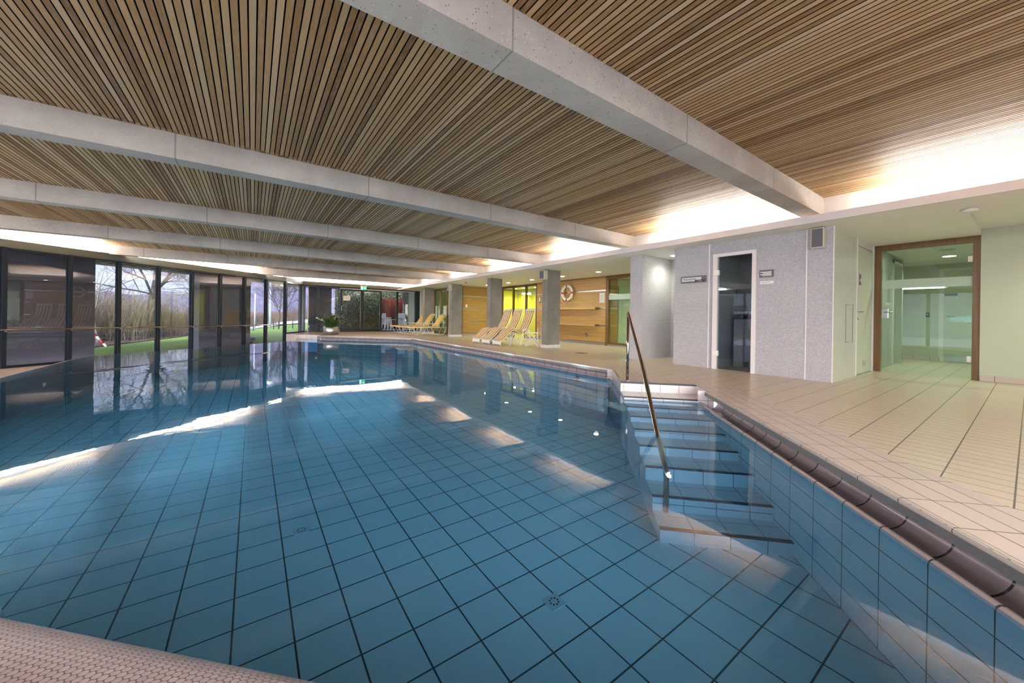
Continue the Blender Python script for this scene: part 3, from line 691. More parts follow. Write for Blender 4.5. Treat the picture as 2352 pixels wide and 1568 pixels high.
# yellow glass front
yo = sroot('window_42', (10.25, 0, 0)); f = MB()
for y in (12.66, 13.44, 14.45, 15.42, 16.24): f.box(0, y - .04, 0, .09, y + .04, SOF)
f.box(0, 12.66, SOF - .10, .09, 16.24, SOF); f.build('window_frame', M['veneer_v'], yo)
for a, b in ((12.70, 13.40), (13.48, 14.41), (14.49, 15.38), (15.46, 16.2)): MB().box(.03, a, .0, .042, b, SOF - .1).build('window_pane', M['clear_glass'], yo)
MB().box(-.004, 12.66, 0, .02, 13.40, .09).box(-.004, 14.49, 0, .02, 16.2, .09).build('plinth', M['steel'], yo)
MB().tube([(.0, 14.36, 1.05), (-.05, 14.36, 1.05), (-.05, 14.24, 1.05)], .01, 6).build('door_handle', M['steel'], yo)
struct('wall_yellow', MB().box(12.0, 10.0, 0, 12.1, 18.5, 2.16).box(10.4, 16.5, 0, 12.0, 16.6, 2.4).box(10.4, 11.0, 0, 12.0, 11.1, 2.4), M['yellow'])
struct('wall_yellow_top', MB().box(12.02, 10.0, 2.16, 12.1, 18.5, SOF), M['wall_white'])
# shelves
def shelf(z, label):
    t = thing('wall_shelf', label, 'shelf', (10.25, 9.04, z), 0, 'long wooden wall shelves')
    MB().box(-.20, .02, -.035, 0, 3.1, .035).build('shelf_board', M['veneer_pale'], t)
    MB().box(-.20, 0, -.035, 0, .02, .035).build('end_grain', M['veneer_v'], t)
shelf(1.325, 'long oak wall shelf under the life ring, upper of the two'); shelf(.712, 'long oak wall shelf near the floor, lower of the two')

# ------------------------------------------------------------------ shower niche and steam cabin
struct('wall_niche', MB().box(7.47, 5.28, 0, 8.75, 5.62, SOF), M['mosaic'])
struct('wall_niche_back', MB().box(8.68, 4.45, 0, 8.75, 5.3, SOF), M['mosaic'])
cab = MB().box(7.45, 3.64, 0, 7.55, 4.47, SOF).box(7.45, 1.80, 0, 7.55, 2.88, SOF).box(7.45, 2.88, 2.25, 7.55, 3.64, SOF)
cab.box(7.55, 4.37, 0, 8.75, 4.47, SOF)
struct('wall_cabin_side', MB().box(7.55, 1.8, 0, 8.80, 1.9, SOF).box(7.452, 1.797, 0, 7.55, 1.80, SOF), M['mosaic_cream'])
struct('wall_cabin', cab, M['mosaic'])
struct('trim_14', MB().box(7.444, 3.715, 0, 7.452, 3.735, SOF).box(7.444, 2.137, 0, 7.452, 2.153, SOF).box(7.443, 1.793, 0, 7.456, 1.806, SOF).box(8.78, 1.79, 0, 8.81, 1.9, SOF), M['trim_white'])
# interior of the cabin
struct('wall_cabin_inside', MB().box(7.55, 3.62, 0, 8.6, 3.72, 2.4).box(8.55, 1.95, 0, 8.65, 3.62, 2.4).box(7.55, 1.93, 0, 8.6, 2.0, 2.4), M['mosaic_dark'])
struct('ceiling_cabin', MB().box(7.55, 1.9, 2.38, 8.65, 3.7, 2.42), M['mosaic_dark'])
struct('floor_cabin', MB().box(7.50, 1.9, 0, 8.6, 3.64, .006), M['pier'])
gen = thing('steam_generator', 'white mosaic covered box with a black vent behind the steam cabin door', 'cabinet', (8.15, 3.56, 0))
MB().bbox(0, -.62, .006, .39, 0, .985, .006).build('body', M['mosaic'], gen)
MB().box(-.01, -.63, .985, .39, .01, 1.0).build('top', M['ink'], gen)
vt = MB().box(-.008, -.29, .02, .0, -.19, .125).build('vent', M['dark_groove'], gen); gr = MB()
for k in range(6): gr.box(-.014, -.288, .03 + k * .016, -.008, -.192, .036 + k * .016)
gr.build('vent_slats', M['ink'], vt)
MB().box(.04, -.33, 1.0, .12, -.27, 1.05).build('tap_block', M['ink'], gen); MB().box(.04, -.22, 1.0, .12, -.16, 1.05).build('tap_block', M['ink'], gen)
wd = thing('wall_dispenser', 'white horizontal dispenser bar with two black dots above the mosaic box', 'dispenser', (8.54, 3.4, 1.09))
MB().bbox(-.39, -.17, -.0, 0, .17, .05, .012).build('body', M['wp'], wd)
for y in (-.10, .12): MB().box(-.394, y - .008, .018, -.389, y + .008, .032).build('dot', M['ink'], wd)
ws = thing('cabin_wall_sign', 'small black upright sign on the inner wall of the steam cabin', 'sign', (8.37, 3.615, 1.50))
MB().box(-.03, -.006, -.09, .03, .004, .10).build('plate', M['mosaic_dark'], ws)
MB().lathe([(.026, 0), (.026, .004)], (0, 0, 0), 16).build('symbol', M['ink'], ws).rotation_euler = (math.pi / 2, 0, 0)
ws.children[-1].location = (0, -.006, .06); MB().box(-.02, -.009, -.07, .02, -.006, -.03).build('caption', M['ink'], ws)
# cabin door
dr = sroot('door_4', (7.45, 0, 0))
MB().box(-.035, 3.555, 0, .06, 3.64, 2.25).box(-.035, 2.88, 0, .06, 2.945, 2.25).box(-.035, 2.945, 2.19, .06, 3.555, 2.25).build('door_frame', M['trim_white'], dr)
MB().box(.0, 2.95, .01, .008, 3.55, 2.185).build('door_pane', M['grey_glass'], dr)
for z in (.26, 1.835): MB().bbox(-.045, 3.52, z, -.0, 3.625, z + .10, .008).build('hinge', M['wp'], dr)
# second door in the cabin's side
d5 = sroot('door_5', (8.82, 1.8, 0))
MB().box(0, .02, 0, .03, .12, SOF).box(1.19, .0, 0, 1.24, .12, SOF).box(.03, .02, 2.355, 1.19, .10, SOF).build('door_frame', M['trim_white'], d5)
MB().box(.035, .02, .01, 1.185, .07, 2.345).build('door_leaf', M['wall_white'], d5)
MB().tube([(.10, .02, 1.15), (.10, -.04, 1.15), (.24, -.04, 1.15)], .012, 8).lathe([(.027, 0), (.027, .008)], (.10, .012, 1.15), 14).lathe([(.018, 0), (.018, .01)], (.10, .01, 1.03), 14).build('door_handle', M['steel'], d5)
MB().tube([(.10, .02, 1.06), (.10, -.0, 1.05), (.10, -.0, 1.0)], .012, 8).build('lock', M['steel'], d5)
g5 = MB()
for k in range(7): g5.box(.50, .008, .13 + k * .018, .76, .02, .142 + k * .018)
g5.build('vent_grille', M['beige'], d5)
MB().box(.22, .012, 1.73, .32, .02, 1.84).build('sign_plate', M['sign_grey'], d5); MB().box(.22, .012, 1.64, .32, .02, 1.715).build('sign_plate', M['sign_grey'], d5)
MB().box(.23, .010, 1.70, .31, .0119, 1.76).build('sign_strip', M['sign_white'], d5)
struct('trim_15', MB().tube([(8.14, 1.798, .62), (8.14, 1.798, 1.25)], .003, 4).tube([(8.14, 1.798, 1.25), (8.56, 1.798, 1.262)], .003, 4).tube([(8.56, 1.798, 1.262), (8.56, 1.798, .60)], .003, 4).tube([(8.14, 1.798, .62), (8.56, 1.798, .60)], .003, 4), M['sign_grey'])

# ------------------------------------------------------------------ glass entrance and the corridor behind
fr = sroot('door_6', (10.1, 0, 0))
MB().box(-.03, 1.705, 0, .07, 1.80, SOF).box(-.03, .50, 0, .07, .585, SOF).box(-.03, .585, 2.36, .07, 1.705, SOF).build('door_frame', M['veneer_v'], fr)
MB().box(.0, .587, .008, .010, 1.703, 2.358).build('door_pane', M['green_glass'], fr)
MB().box(-.003, .587, 1.62, -.001, 1.703, 1.785).build('frosted_band', M['frost'], fr)
MB().bbox(-.02, 1.60, 1.04, .0, 1.70, 1.235, .008).build('lock_plate', M['steel'], fr)
MB().tube([(-.02, 1.655, 1.165), (-.07, 1.655, 1.165), (-.075, 1.52, 1.165)], .010, 8).lathe([(.022, 0), (.022, .006)], (0, 0, 0), 12).build('door_handle', M['steel'], fr)
for z in (.30, 2.03): MB().bbox(-.018, .585, z, .018, .64, z + .10, .006).build('hinge', M['wp'], fr)
MB().box(-.004, 1.575, 1.31, -.001, 1.67, 1.34).build('sticker', M['paper'], fr)
MB().box(-.005, 1.655, 1.315, -.003, 1.665, 1.335).build('sticker_dot', M['ink'], fr)
struct('wall_right', MB().box(10.05, -3.4, 0, 10.2, .5, 2.60), M['wall_white'])
struct('baseboard_right', MB().box(10.03, -3.4, 0, 10.05, .49, .10), M['deck_edge'])
struct('wall_corridor_left', MB().box(10.17, 1.80, 0, 11.70, 1.90, SOF).box(12.66, 1.8, 0, 12.9, 1.9, SOF), M['mosaic'])
struct('trim_16', MB().box(11.70, 1.78, 0, 11.76, 1.9, 2.36).box(12.62, 1.78, 0, 12.68, 1.9, 2.36).box(11.70, 1.78, 2.3, 12.68, 1.9, 2.36), M['wall_white'])
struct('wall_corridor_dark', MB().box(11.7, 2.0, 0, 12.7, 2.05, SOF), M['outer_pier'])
struct('wall_corridor', MB().box(14.3, -3.4, 0, 14.4, 5.0, SOF).box(10.2, -3.5, 0, 14.4, -3.4, SOF), M['wall_white'])
struct('wall_corridor_side', MB().box(12.9, 3.2, 0, 14.4, 3.3, SOF), M['wall_white'])
struct('baseboard_corridor', MB().box(14.27, 1.33, 0, 14.3, 5.0, .11), M['deck_edge'])
d7 = sroot('door_7', (14.3, 0, 0))
MB().box(-.02, 1.28, 0, .0, 1.36, 2.35).box(-.02, -.1, 0, .0, -.02, 2.35).box(-.02, -.02, 2.29, .0, 1.28, 2.35).build('door_frame', M['trim_white'], d7)
MB().box(-.012, -.02, .01, .0, 1.28, 2.29).build('door_leaf', M['wall_white'], d7)
MB().box(-.018, -.02, .01, -.012, 1.26, .20).box(-.018, .2, 1.0, -.012, 1.19, 1.15).build('kick_plate', M['steel'], d7)
MB().tube([(-.02, 1.22, 1.15), (-.06, 1.22, 1.15), (-.06, 1.10, 1.15)], .010, 8).build('door_handle', M['steel'], d7)
MB().box(-.02, 1.06, 1.66, -.012, 1.27, 1.72).build('sign_plate', M['sign_grey'], d7)
sw = thing('wall_switch', 'small grey switch on the corridor wall seen through the glass door', 'switch', (14.3, 1.55, 1.19)); MB().bbox(-.02, -.03, -.06, 0, .03, .05, .004).build('plate', M['sign_grey'], sw); MB().box(-.024, -.018, -.03, -.02, .018, .03).build('rocker', M['steel'], sw)

# ------------------------------------------------------------------ downlights
def downlight(x, y, label, z=SOF, power=DOWN, group='round recessed downlights in the soffit', r=.075):
    t = thing('downlight', label, 'ceiling light', (x, y, z), 0, group)
    rg = MB(); rg.lathe([(r, -.004), (r + .02, -.004), (r + .022, -.0005), (r, -.0005)], (0, 0, 0), 24); rg.build('trim_ring', M['wp'], t)
    MB().lathe([(r, -.006), (r * .98, -.0055)], (0, 0, 0), 24).build('diffuser', M['down'], t)
    ld = bpy.data.lights.new('downlight_beam', 'SPOT'); ld.energy = power; ld.color = DCOL; ld.spot_size = math.radians(150); ld.spot_blend = .9; ld.shadow_soft_size = .06
    lo = bpy.data.objects.new('downlight_beam', ld); C.objects.link(lo); lo.parent = t; lo.location = (0, 0, -.03)
    return t
downlight(9.2, 15.1, 'round recessed downlight half hidden by the second column, farthest of its row', power=DOWN * 1.4)
downlight(9.18, 13.3, 'round recessed downlight in front of the yellow glass, third nearest of its row')
downlight(9.16, 11.6, 'round recessed downlight just left of the nearest column', power=DOWN * 1.2)
downlight(9.2, 9.87, 'round recessed downlight just right of the nearest column, above the life ring', power=DOWN * 1.2)
downlight(9.18, 8.15, 'round recessed downlight nearest in the row, above the paper notice')
downlight(8.1, 2.6, 'added unseen fill downlight in the steam cabin ceiling', z=2.38, power=DOWN * .5)  # lamp added to brighten the cabin interior
downlight(8.14, 4.90, 'round downlight inside the mosaic shower niche', power=DOWN * 1.2)
downlight(9.3, 6.4, 'added unseen fill downlight behind the mosaic niche wall')  # unseen lamp added as fill
downlight(9.2, 18.6, 'round recessed downlight inside the glazed room beyond the far columns', power=DOWN * 2.5)
downlight(8.9, -.75, 'added fill downlight over the entrance, beyond the picture edge', z=SOF + .10, power=DOWN * 1.5)  # added fill, not an existing fitting
downlight(8.9, -1.6, 'added fill downlight behind the camera over the entrance', z=SOF + .10, power=DOWN * 1.3)  # extra lamp added out of view for brightness
downlight(11.6, 14.4, 'round downlight inside the yellow room', power=DOWN * 1.9)
downlight(11.4, 12.4, 'round downlight inside the yellow room behind the wood wall', power=DOWN * 1.3)
downlight(11.4, 15.8, 'round downlight inside the yellow room at its far end', power=DOWN * 1.9)
downlight(10.65, 1.07, 'oval-looking downlight just behind the top of the glass door, nearer of two', power=DOWN * 1.6, r=.10, group='downlights in the corridor ceiling')
downlight(12.7, 1.07, 'downlight deeper in the corridor behind the glass door, farther of two', power=DOWN * 2, r=.10, group='downlights in the corridor ceiling')
downlight(11.6, 7.0, 'downlight in the passage behind the green glass wall', power=DOWN * 3, group='downlights in the corridor ceiling')
sc_l = bpy.data.lights.new('x', 'POINT'); bpy.data.lights.remove(sc_l)

sd = thing('smoke_detector', 'white round smoke detector on the soffit near the entrance', 'smoke detector', (7.68, .475, SOF))
MB().lathe([(.062, -.045), (.075, -.03), (.078, -.012)], (0, 0, 0), 24).build('housing', M['wp'], sd)
MB().lathe([(.066, -.012), (.066, -.0005)], (0, 0, 0), 24).build('base', M['wp'], sd)
sd2 = thing('smoke_detector', 'small smoke detector between the two corridor lights', 'smoke detector', (11.2, 1.10, SOF))
MB().lathe([(.05, -.04), (.062, -.02), (.062, -.0005)], (0, 0, 0), 20).build('housing', M['wp'], sd2)
vd = thing('ceiling_vent', 'flat grey round ceiling vent behind the glass door', 'vent', (11.55, 1.0, SOF))
MB().lathe([(.03, -.02), (.12, -.012), (.12, -.0005)], (0, 0, 0), 24).build('disc', M['sign_white'], vd)
sp_ = thing('ceiling_sensor', 'small grey sprinkler head on the soffit near the second column', 'sprinkler', (7.757, 14.568, SOF))
MB().lathe([(.01, -.03), (.05, -.02), (.05, -.0005)], (0, 0, 0), 16).build('head', M['sign_grey'], sp_)
ns_ = thing('niche_spotlight', 'small black ringed spotlight at the mouth of the shower niche', 'ceiling light', (7.9, 4.62, SOF))
MB().lathe([(.06, -.03), (.07, -.02), (.07, -.0005)], (0, 0, 0), 20).build('ring', M['ink'], ns_)

# ------------------------------------------------------------------ speakers
def speaker(loc, w, h, d, label, name='wall_speaker'):
    """grille faces -x"""
    t = thing(name, label, 'speaker', loc, 0, 'wall loudspeakers')
    MB().bbox(-d, -w / 2, -h, 0, w / 2, 0, .008).build('case', M['beige'], t)
    MB().bbox(-d - .008, -w / 2 + .015, -h + .015, -d + .002, w / 2 - .015, -.015, .004).build('grille', M['grill'], t)
speaker((7.449, 1.985, 2.455), .17, .32, .10, 'grey grilled loudspeaker in the upper corner of the steam cabin wall')
speaker((7.569, 8.91, 2.44), .23, .28, .15, 'grey loudspeaker at the top of the nearest concrete column')
speaker((7.569, 15.71, 2.44), .22, .28, .15, 'small grey loudspeaker at the top of the third concrete column')

# ------------------------------------------------------------------ signs
def flat_sign(y0, y1, z0, z1, name, label, mat, x=7.449):
    t = thing(name, label, 'sign', (x, (y0 + y1) / 2, (z0 + z1) / 2)); w = (y1 - y0) / 2; h = (z1 - z0) / 2
    MB().bbox(-.012, -w, -h, 0, w, h, .002).build('plate', mat, t); return t, w, h
ROTX = (math.pi / 2, 0, -math.pi / 2)
t, w, h = flat_sign(3.775, 4.312, 1.72, 1.86, 'depth_sign', 'long grey sign reading Beckentiefe 1,35m left of the steam cabin door', M['sign_grey'])
MB().box(-.0135, -w + .10, -.038, -.012, w - .025, .045).build('panel', M['sign_white'], t)
MB().box(-.0145, -w + .03, -.055, -.0135, -w + .235, -.010).build('panel', M['sign_dark'], t)
text('Beckentiefe', .056, t, (-.0148, w - .055, -.008), ROTX, M['ink']); text('water depth', .016, t, (-.0148, w - .17, -.031), ROTX, M['ink_grey'])
text('1,35m', .040, t, (-.0155, -w + .19, -.047), ROTX, M['sign_white'])
t, w, h = flat_sign(2.61, 2.83, 1.73, 1.865, 'door_sign', 'small grey sign reading Duft + Dampf right of the steam cabin door', M['sign_grey'])
MB().box(-.0135, -w + .03, -.028, -.012, w - .018, .035).build('panel', M['sign_white'], t)
text('Duft + Dampf', .026, t, (-.0145, w - .055, -.004), ROTX, M['ink'])
sd_ = MB().lathe([(.014, 0), (.014, .002)], (0, 0, 0), 16).build('dot', M['ink'], t); sd_.rotation_euler = (0, -math.pi / 2, 0); sd_.location = (-.0135, w - .037, .005)
MB().box(-.0135, -w + .03, -.045, -.012, w - .05, -.035).build('line', M['sign_white'], t)
t, w, h = flat_sign(2.61, 2.82, 1.615, 1.665, 'notice_plate', 'small clear pinkish notice plate under the grey sign by the cabin door', M['trim_white'])
MB().box(-.0135, -w + .05, -.003, -.012, w - .03, .004).build('writing', M['ink_grey'], t)
t = thing('paper_notice', 'white printed paper notice taped to the wood wall by the green glass', 'notice', (10.247, 8.91, 1.70))
MB().box(-.003, -.115, -.17, 0, .115, .17).build('sheet', M['paper'], t); ln = MB()
for k, wd_ in enumerate((.09, .095, .06, .09, .08, .09, .07, .09, .05, .09)): z = .10 - k * .026; ln.box(-.0045, -wd_, z, -.003, .095, z + .009)
ln.build('print', M['ink_grey'], t)
MB().tube([(-.005, -.11, .03), (-.006, 0, -.01), (-.005, .11, .0)], .004, 5).build('white_stroke', M['wp'], t)
t = thing('paper_notice', 'small white notice stuck on the terrace door glass', 'notice', (4.26, 21.935, 1.86))
MB().box(-.18, -.003, -.125, .18, 0, .125).build('sheet', M['paper'], t)
MB().box(-.10, -.005, -.01, .10, -.003, .02).box(-.15, -.005, .08, -.13, -.003, .10).box(.13, -.005, -.10, .15, -.003, -.08).build('print', M['ink_grey'], t)
t = thing('thermometer', 'small grey and green wall thermometer on the wood panel by the yellow glass', 'thermometer', (10.249, 12.39, 1.72))
MB().bbox(-.02, -.06, -.13, 0, .06, .13, .006).build('case', M['sign_grey'], t); MB().box(-.022, -.04, -.06, -.02, .04, .11).build('display', M['paper'], t); MB().box(-.023, -.025, -.02, -.022, .02, .06).build('green_window', M['yellow'], t)
t = thing('light_switch', 'white square double switch on the wood wall between two columns', 'switch', (8.72, 16.299, 1.48))
MB().bbox(-.055, -.014, -.075, .055, 0, .075, .005).build('frame', M['wp'], t); MB().box(-.035, -.018, -.055, .035, -.014, -.003).box(-.035, -.018, .003, .035, -.014, .055).build('rocker', M['wp'], t)
t = thing('wall_socket', 'small grey covered socket low on the wood wall', 'socket', (10.249, 9.64, .335))
MB().bbox(-.03, -.04, -.06, 0, .04, .06, .006).build('case', M['sign_grey'], t); MB().box(-.034, -.028, -.045, -.03, .028, .01).build('flap', M['steel'], t)
# exit sign
t = thing('exit_sign', 'green lit emergency exit sign with running figure above the terrace door', 'sign', (5.10, 21.76, 2.49))
MB().bbox(-.17, -.03, .055, .17, .03, .11, .006).build('housing', M['wp'], t)
MB().box(-.15, -.008, -.115, .15, .008, .055).build('panel', M['exit_green'], t)
MB().box(-.14, -.012, -.105, -.04, -.008, .045).build('door_symbol', M['exit_white'], t)
MB().add([(.03, -.0125, -.03), (.075, -.0125, -.085), (.075, -.0125, -.05), (.13, -.0125, -.05), (.13, -.0125, -.01), (.075, -.0125, -.01), (.075, -.0125, .025)], [(0, 1, 2, 3, 4, 5, 6)]).build('arrow', M['exit_white'], t)
rn = MB().lathe([(.012, 0), (.012, .002)], (0, 0, 0), 12).build('figure_head', M['exit_green'], t); rn.rotation_euler = (math.pi / 2, 0, 0); rn.location = (-.085, -.012, .025)
MB().tube([(-.09, -.0125, .01), (-.09, -.0125, -.035), (-.065, -.0125, -.06), (-.075, -.0125, -.09)], .007, 4).tube([(-.09, -.0125, -.035), (-.11, -.0125, -.06), (-.125, -.0125, -.07)], .006, 4).tube([(-.115, -.0125, -.015), (-.09, -.0125, .005), (-.06, -.0125, -.01)], .005, 4).build('figure', M['exit_green'], t)

# ------------------------------------------------------------------ life ring
lr = thing('life_ring', 'white life ring with red bands and rope hanging on the wood wall', 'life ring', (10.17, 10.62, 1.945))
R, r_ = .27, .055
bm = MB(); pts = [(0, math.cos(a) * R, math.sin(a) * R) for a in [2 * math.pi * k / 48 for k in range(48)]]
bm.tube(pts, r_, 14, True).build('ring', M['ring_white'], lr)
for q in range(4):
    a0 = q * math.pi / 2 + math.pi / 2; rr = MB()
    rr.tube([(0, math.cos(a0 + d) * R, math.sin(a0 + d) * R) for d in (-.12, -.06, 0, .06, .12)], r_ + .005, 14, False, True).build('red_band', M['red'], lr)
rp = MB(); P = []
for q in range(4):
    a0 = q * math.pi / 2 + math.pi / 2
    for k in range(8):
        f_ = k / 8; a = a0 + f_ * math.pi / 2; sag = math.sin(f_ * math.pi) * .03
        y, z = math.cos(a) * (R + r_ + .012), math.sin(a) * (R + r_ + .012)
        if q in (1, 2): z -= math.sin(f_ * math.pi) * .13; 
        P.append((-.02, y, z))
rp.tube(P, .007, 6, True)
rp.tube([(-.03, -.02, .33), (-.06, -.03, .2), (-.07, -.09, .05), (-.06, -.16, -.02), (-.05, -.21, -.02)], .007, 6).build('rope', M['rope'], lr)
MB().tube([(.07, 0, .34), (-.0, 0, .34), (-.07, 0, .36)], .01, 6).build('hook', M['steel'], lr)

# ------------------------------------------------------------------ pool handrail
k_ = 1.14
pr = thing('pool_handrail', 'tall sloping stainless steel handrail beside the pool steps', 'handrail', (*sk(8.28, k_), 0))
def pk(s_, z): q = sk(s_, k_); b0 = sk(8.28, k_); return (q[0] - b0[0], q[1] - b0[1], z)
MB().tube([pk(8.28, 0), pk(8.28, .985)], .021, 14).build('post', M['rail_steel'], pr)
MB().tube([pk(8.28, .97), pk(8.285, 1.0), pk(8.27, 1.03), pk(8.23, 1.045), pk(8.17, 1.03), pk(8.05, .975), pk(6.6, .44), pk(5.27, -.19), pk(4.88, -.335), pk(4.80, -.37), pk(4.785, -.42), pk(4.785, -.72)], .024, 14).build('rail', M['rail_steel'], pr)
MB().lathe([(.045, 0), (.045, .006), (.03, .02)], (0, 0, 0), 18).build('flange', M['steel'], pr)

# fill spots added for the ceiling; beyond the right wall the fittings are invented
def pool_fill_lamp(x, y, nx_, ny_, label, power=UW_FILL):
    rz = math.atan2(ny_, nx_)
    t = thing('pool_fill_lamp', label, 'underwater lamp', (x, y, -.27), rz, 'round fittings in the pool walls')
    rg = MB().tube([(.004, math.cos(a) * .062, math.sin(a) * .062) for a in [2 * math.pi * k / 24 for k in range(24)]], .012, 8, True); rg.build('ring', M['steel'], t)
    o = MB().lathe([(.056, 0), (.056, .008), (.04, .014)], (0, 0, 0), 24).build('lens', M['sign_grey'], t); o.rotation_euler = (0, math.pi / 2, 0)
    ld = bpy.data.lights.new('pool_fill_spot', 'SPOT'); ld.energy = power; ld.color = (1.0, .78, .60); ld.spot_size = math.radians(165); ld.spot_blend = .8; ld.shadow_soft_size = 0.0
    lo = bpy.data.objects.new('pool_fill_spot', ld); C.objects.link(lo); lo.parent = t; lo.location = (.12, 0, .06); lo.rotation_euler = (0, math.pi + .35, 0)
for (x, y, lb) in ((5.405, 5.3, 'round fitting in the pool wall nearest the steps corner'), (5.405, 7.9, 'round fitting in the pool wall before the nearest column'), (5.405, 10.9, 'round fitting in the pool wall before the recliners'), (5.405, 14.2, 'round fitting in the pool wall at its far corner')):
    pool_fill_lamp(x, y, -1, 0, lb)
for (x, y, lb) in ((-3.22, 6.2, 'beyond the left picture edge'), (-3.22, 9.0, 'at the left picture edge'), (-3.22, 11.6, 'before the leftmost tall window')): pool_fill_lamp(x, y, 1, 0, 'added fill lamp in the left pool wall ' + lb)
for (x, y, lb) in ((-1.2, 15.02, 'before the grey pier'), (.6, 16.62, 'before the garden windows')): pool_fill_lamp(x, y, .7, -.7, 'added fill lamp under the overflow rim ' + lb)
for s_, kk, lb in ((1.52, 0, 'at the picture foot'), (1.52, -3.2, 'beyond the left picture edge')): q = sk(s_, kk); pool_fill_lamp(q[0], q[1], .7, .7, 'added fill lamp in the near pool wall below the mosaic rim ' + lb)
# floor drain
fd = thing('floor_drain', 'small square grey drain cover in the deck near the nearest column', 'drain', (7.356, 7.076, 0))
MB().box(-.12, -.12, 0.0035, .12, .12, .008).build('frame', M['sign_grey'], fd); dg = MB()
for k in range(7): dg.box(-.10, -.095 + k * .028, .008, .10, -.083 + k * .028, .010)
dg.build('grate', M['steel'], fd)

# ------------------------------------------------------------------ sun furniture
def arc(c, r, a0, a1, n, ax='xz', y=0):
    return [(c[0] + r * math.cos(a), y, c[1] + r * math.sin(a)) for a in [a0 + (a1 - a0) * k / n for k in range(n + 1)]]
def ribbon(prof, y0, y1, th, name, mat, parent, ny=8, bulge=.012):
    """padded strip following an x-z profile, th thick, running between y0 and y1"""
    P = [Vector((p[0], 0, p[1])) for p in prof]; n = len(P); m = MB()
    nor = []
    for i in range(n):
        t = (P[min(i + 1, n - 1)] - P[max(i - 1, 0)]).normalized(); nor.append(Vector((-t.z, 0, t.x)))
    idx = {}
    for i in range(n):
        for j in range(ny + 1):
            y = y0 + (y1 - y0) * j / ny; e = 1 - abs(2 * j / ny - 1) ** 4; b = th * (.6 + .4 * e)
            for s_ in (0, 1):
                q = P[i] + nor[i] * (b if s_ else 0); idx[i, j, s_] = len(m.v); m.v.append((q.x, y, q.z))
    for i in range(n - 1):
        for j in range(ny):
            m.face((idx[i, j, 1], idx[i, j + 1, 1], idx[i + 1, j + 1, 1], idx[i + 1, j, 1])[::-1], None, True)
            m.face((idx[i, j, 0], idx[i, j + 1, 0], idx[i + 1, j + 1, 0], idx[i + 1, j, 0]), None, True)
        m.face((idx[i, 0, 0], idx[i + 1, 0, 0], idx[i + 1, 0, 1], idx[i, 0, 1])[::-1]); m.face((idx[i, ny, 0], idx[i + 1, ny, 0], idx[i + 1, ny, 1], idx[i, ny, 1]))
    for i in (0, n - 1):
        for j in range(ny): m.face((idx[i, j, 0], idx[i, j + 1, 0], idx[i, j + 1, 1], idx[i, j, 1]))
    return m.build(name, mat, parent)
def smooth_prof(p, sub=5):
    out = []
    for i in range(len(p) - 1):
        p0 = p[max(i - 1, 0)]; p1 = p[i]; p2 = p[i + 1]; p3 = p[min(i + 2, len(p) - 1)]
        for k in range(sub):
            t = k / sub
            out.append(tuple(.5 * (2 * b + (c - a) * t + (2 * a - 5 * b + 4 * c - d) * t * t + (3 * b - a - 3 * c + d) * t ** 3) for a, b, c, d in zip(p0, p1, p2, p3)))
    out.append(p[-1]); return out
W = .25
def make_recliner():
    t = thing('recliner', 'white framed recliner with yellow and white striped pad, nearest the column', 'recliner', (6.65, 10.27, 0), 0, 'striped recliners in a row beside the columns')
    side_prof = smooth_prof([(.0, .15), (.24, .33), (.46, .515), (.70, .455), (.93, .375), (1.08, .50), (1.27, .77), (1.36, 1.0), (1.42, 1.24)], 4)
    for s_ in (-1, 1): MB().tube([(x, s_ * W, z - .0) for x, z in side_prof], .013, 8).build('side_rail', M['wp'], t)
    pad = smooth_prof([(.03, .175), (.24, .34), (.45, .525), (.70, .475), (.92, .40)], 5)
    ribbon(pad, -W + .015, W - .015, .035, 'seat_pad', M['cushion'], t)
    pad = smooth_prof([(.93, .40), (1.07, .52), (1.25, .79)], 5); ribbon(pad, -W + .015, W - .015, .035, 'lumbar_pad', M['cushion'], t)
    pad = smooth_prof([(1.25, .79), (1.33, 1.0), (1.385, 1.17)], 4); ribbon(pad, -W + .015, W - .015, .035, 'back_pad', M['cushion'], t)
    ribbon([(1.385, 1.17), (1.40, 1.21), (1.42, 1.25), (1.415, 1.26)], -W, W, .02, 'headrest', M['wp'], t)
    MB().bbox(-.012, -W, .045, .012, W, .155, .008).build('foot_panel', M['wp'], t)
    for s_ in (-1, 1): MB().tube([(.0, s_ * (W - .01), 0), (.0, s_ * (W - .01), .16)], .012, 8).build('leg', M['wp'], t)
    for s_ in (-1, 1):
        MB().tube([(.34, s_ * (W + .03), 0), (.40, s_ * (W + .03), .25), (.52, s_ * (W + .03), .42)], .012, 8).build('leg', M['wp'], t)
        MB().tube([(.79, s_ * (W + .035), 0), (.85, s_ * (W + .035), .30), (.88, s_ * (W + .035), .50), (.93, s_ * (W + .035), .545), (1.02, s_ * (W + .035), .55), (1.20, s_ * (W + .035), .53), (1.27, s_ * (W + .01), .50)], .015, 8).build('arm', M['wp'], t)
        MB().tube([(.62, s_ * (W - .03), .30), (.72, s_ * (W - .03), .10), (.84, s_ * (W - .03), .03), (1.02, s_ * (W - .03), .02)], .009, 6).build('rear_leg', M['wp'], t)
    for x, z in ((.37, .2), (.83, .22), (.84, .03), (1.02, .02)): MB().tube([(x, -W, z), (x, W, z)], .010, 6).build('crossbar', M['wp'], t)
    return t
r0 = make_recliner()
for y, nm in ((10.98, 'white framed recliner with yellow and white striped pad, middle of the three'), (11.62, 'white framed recliner with yellow and white striped pad, farthest from the life ring wall')):
    c = copy_tree(r0); c.location = (6.65 if y < 11.3 else 6.63, y, 0); c['label'] = nm
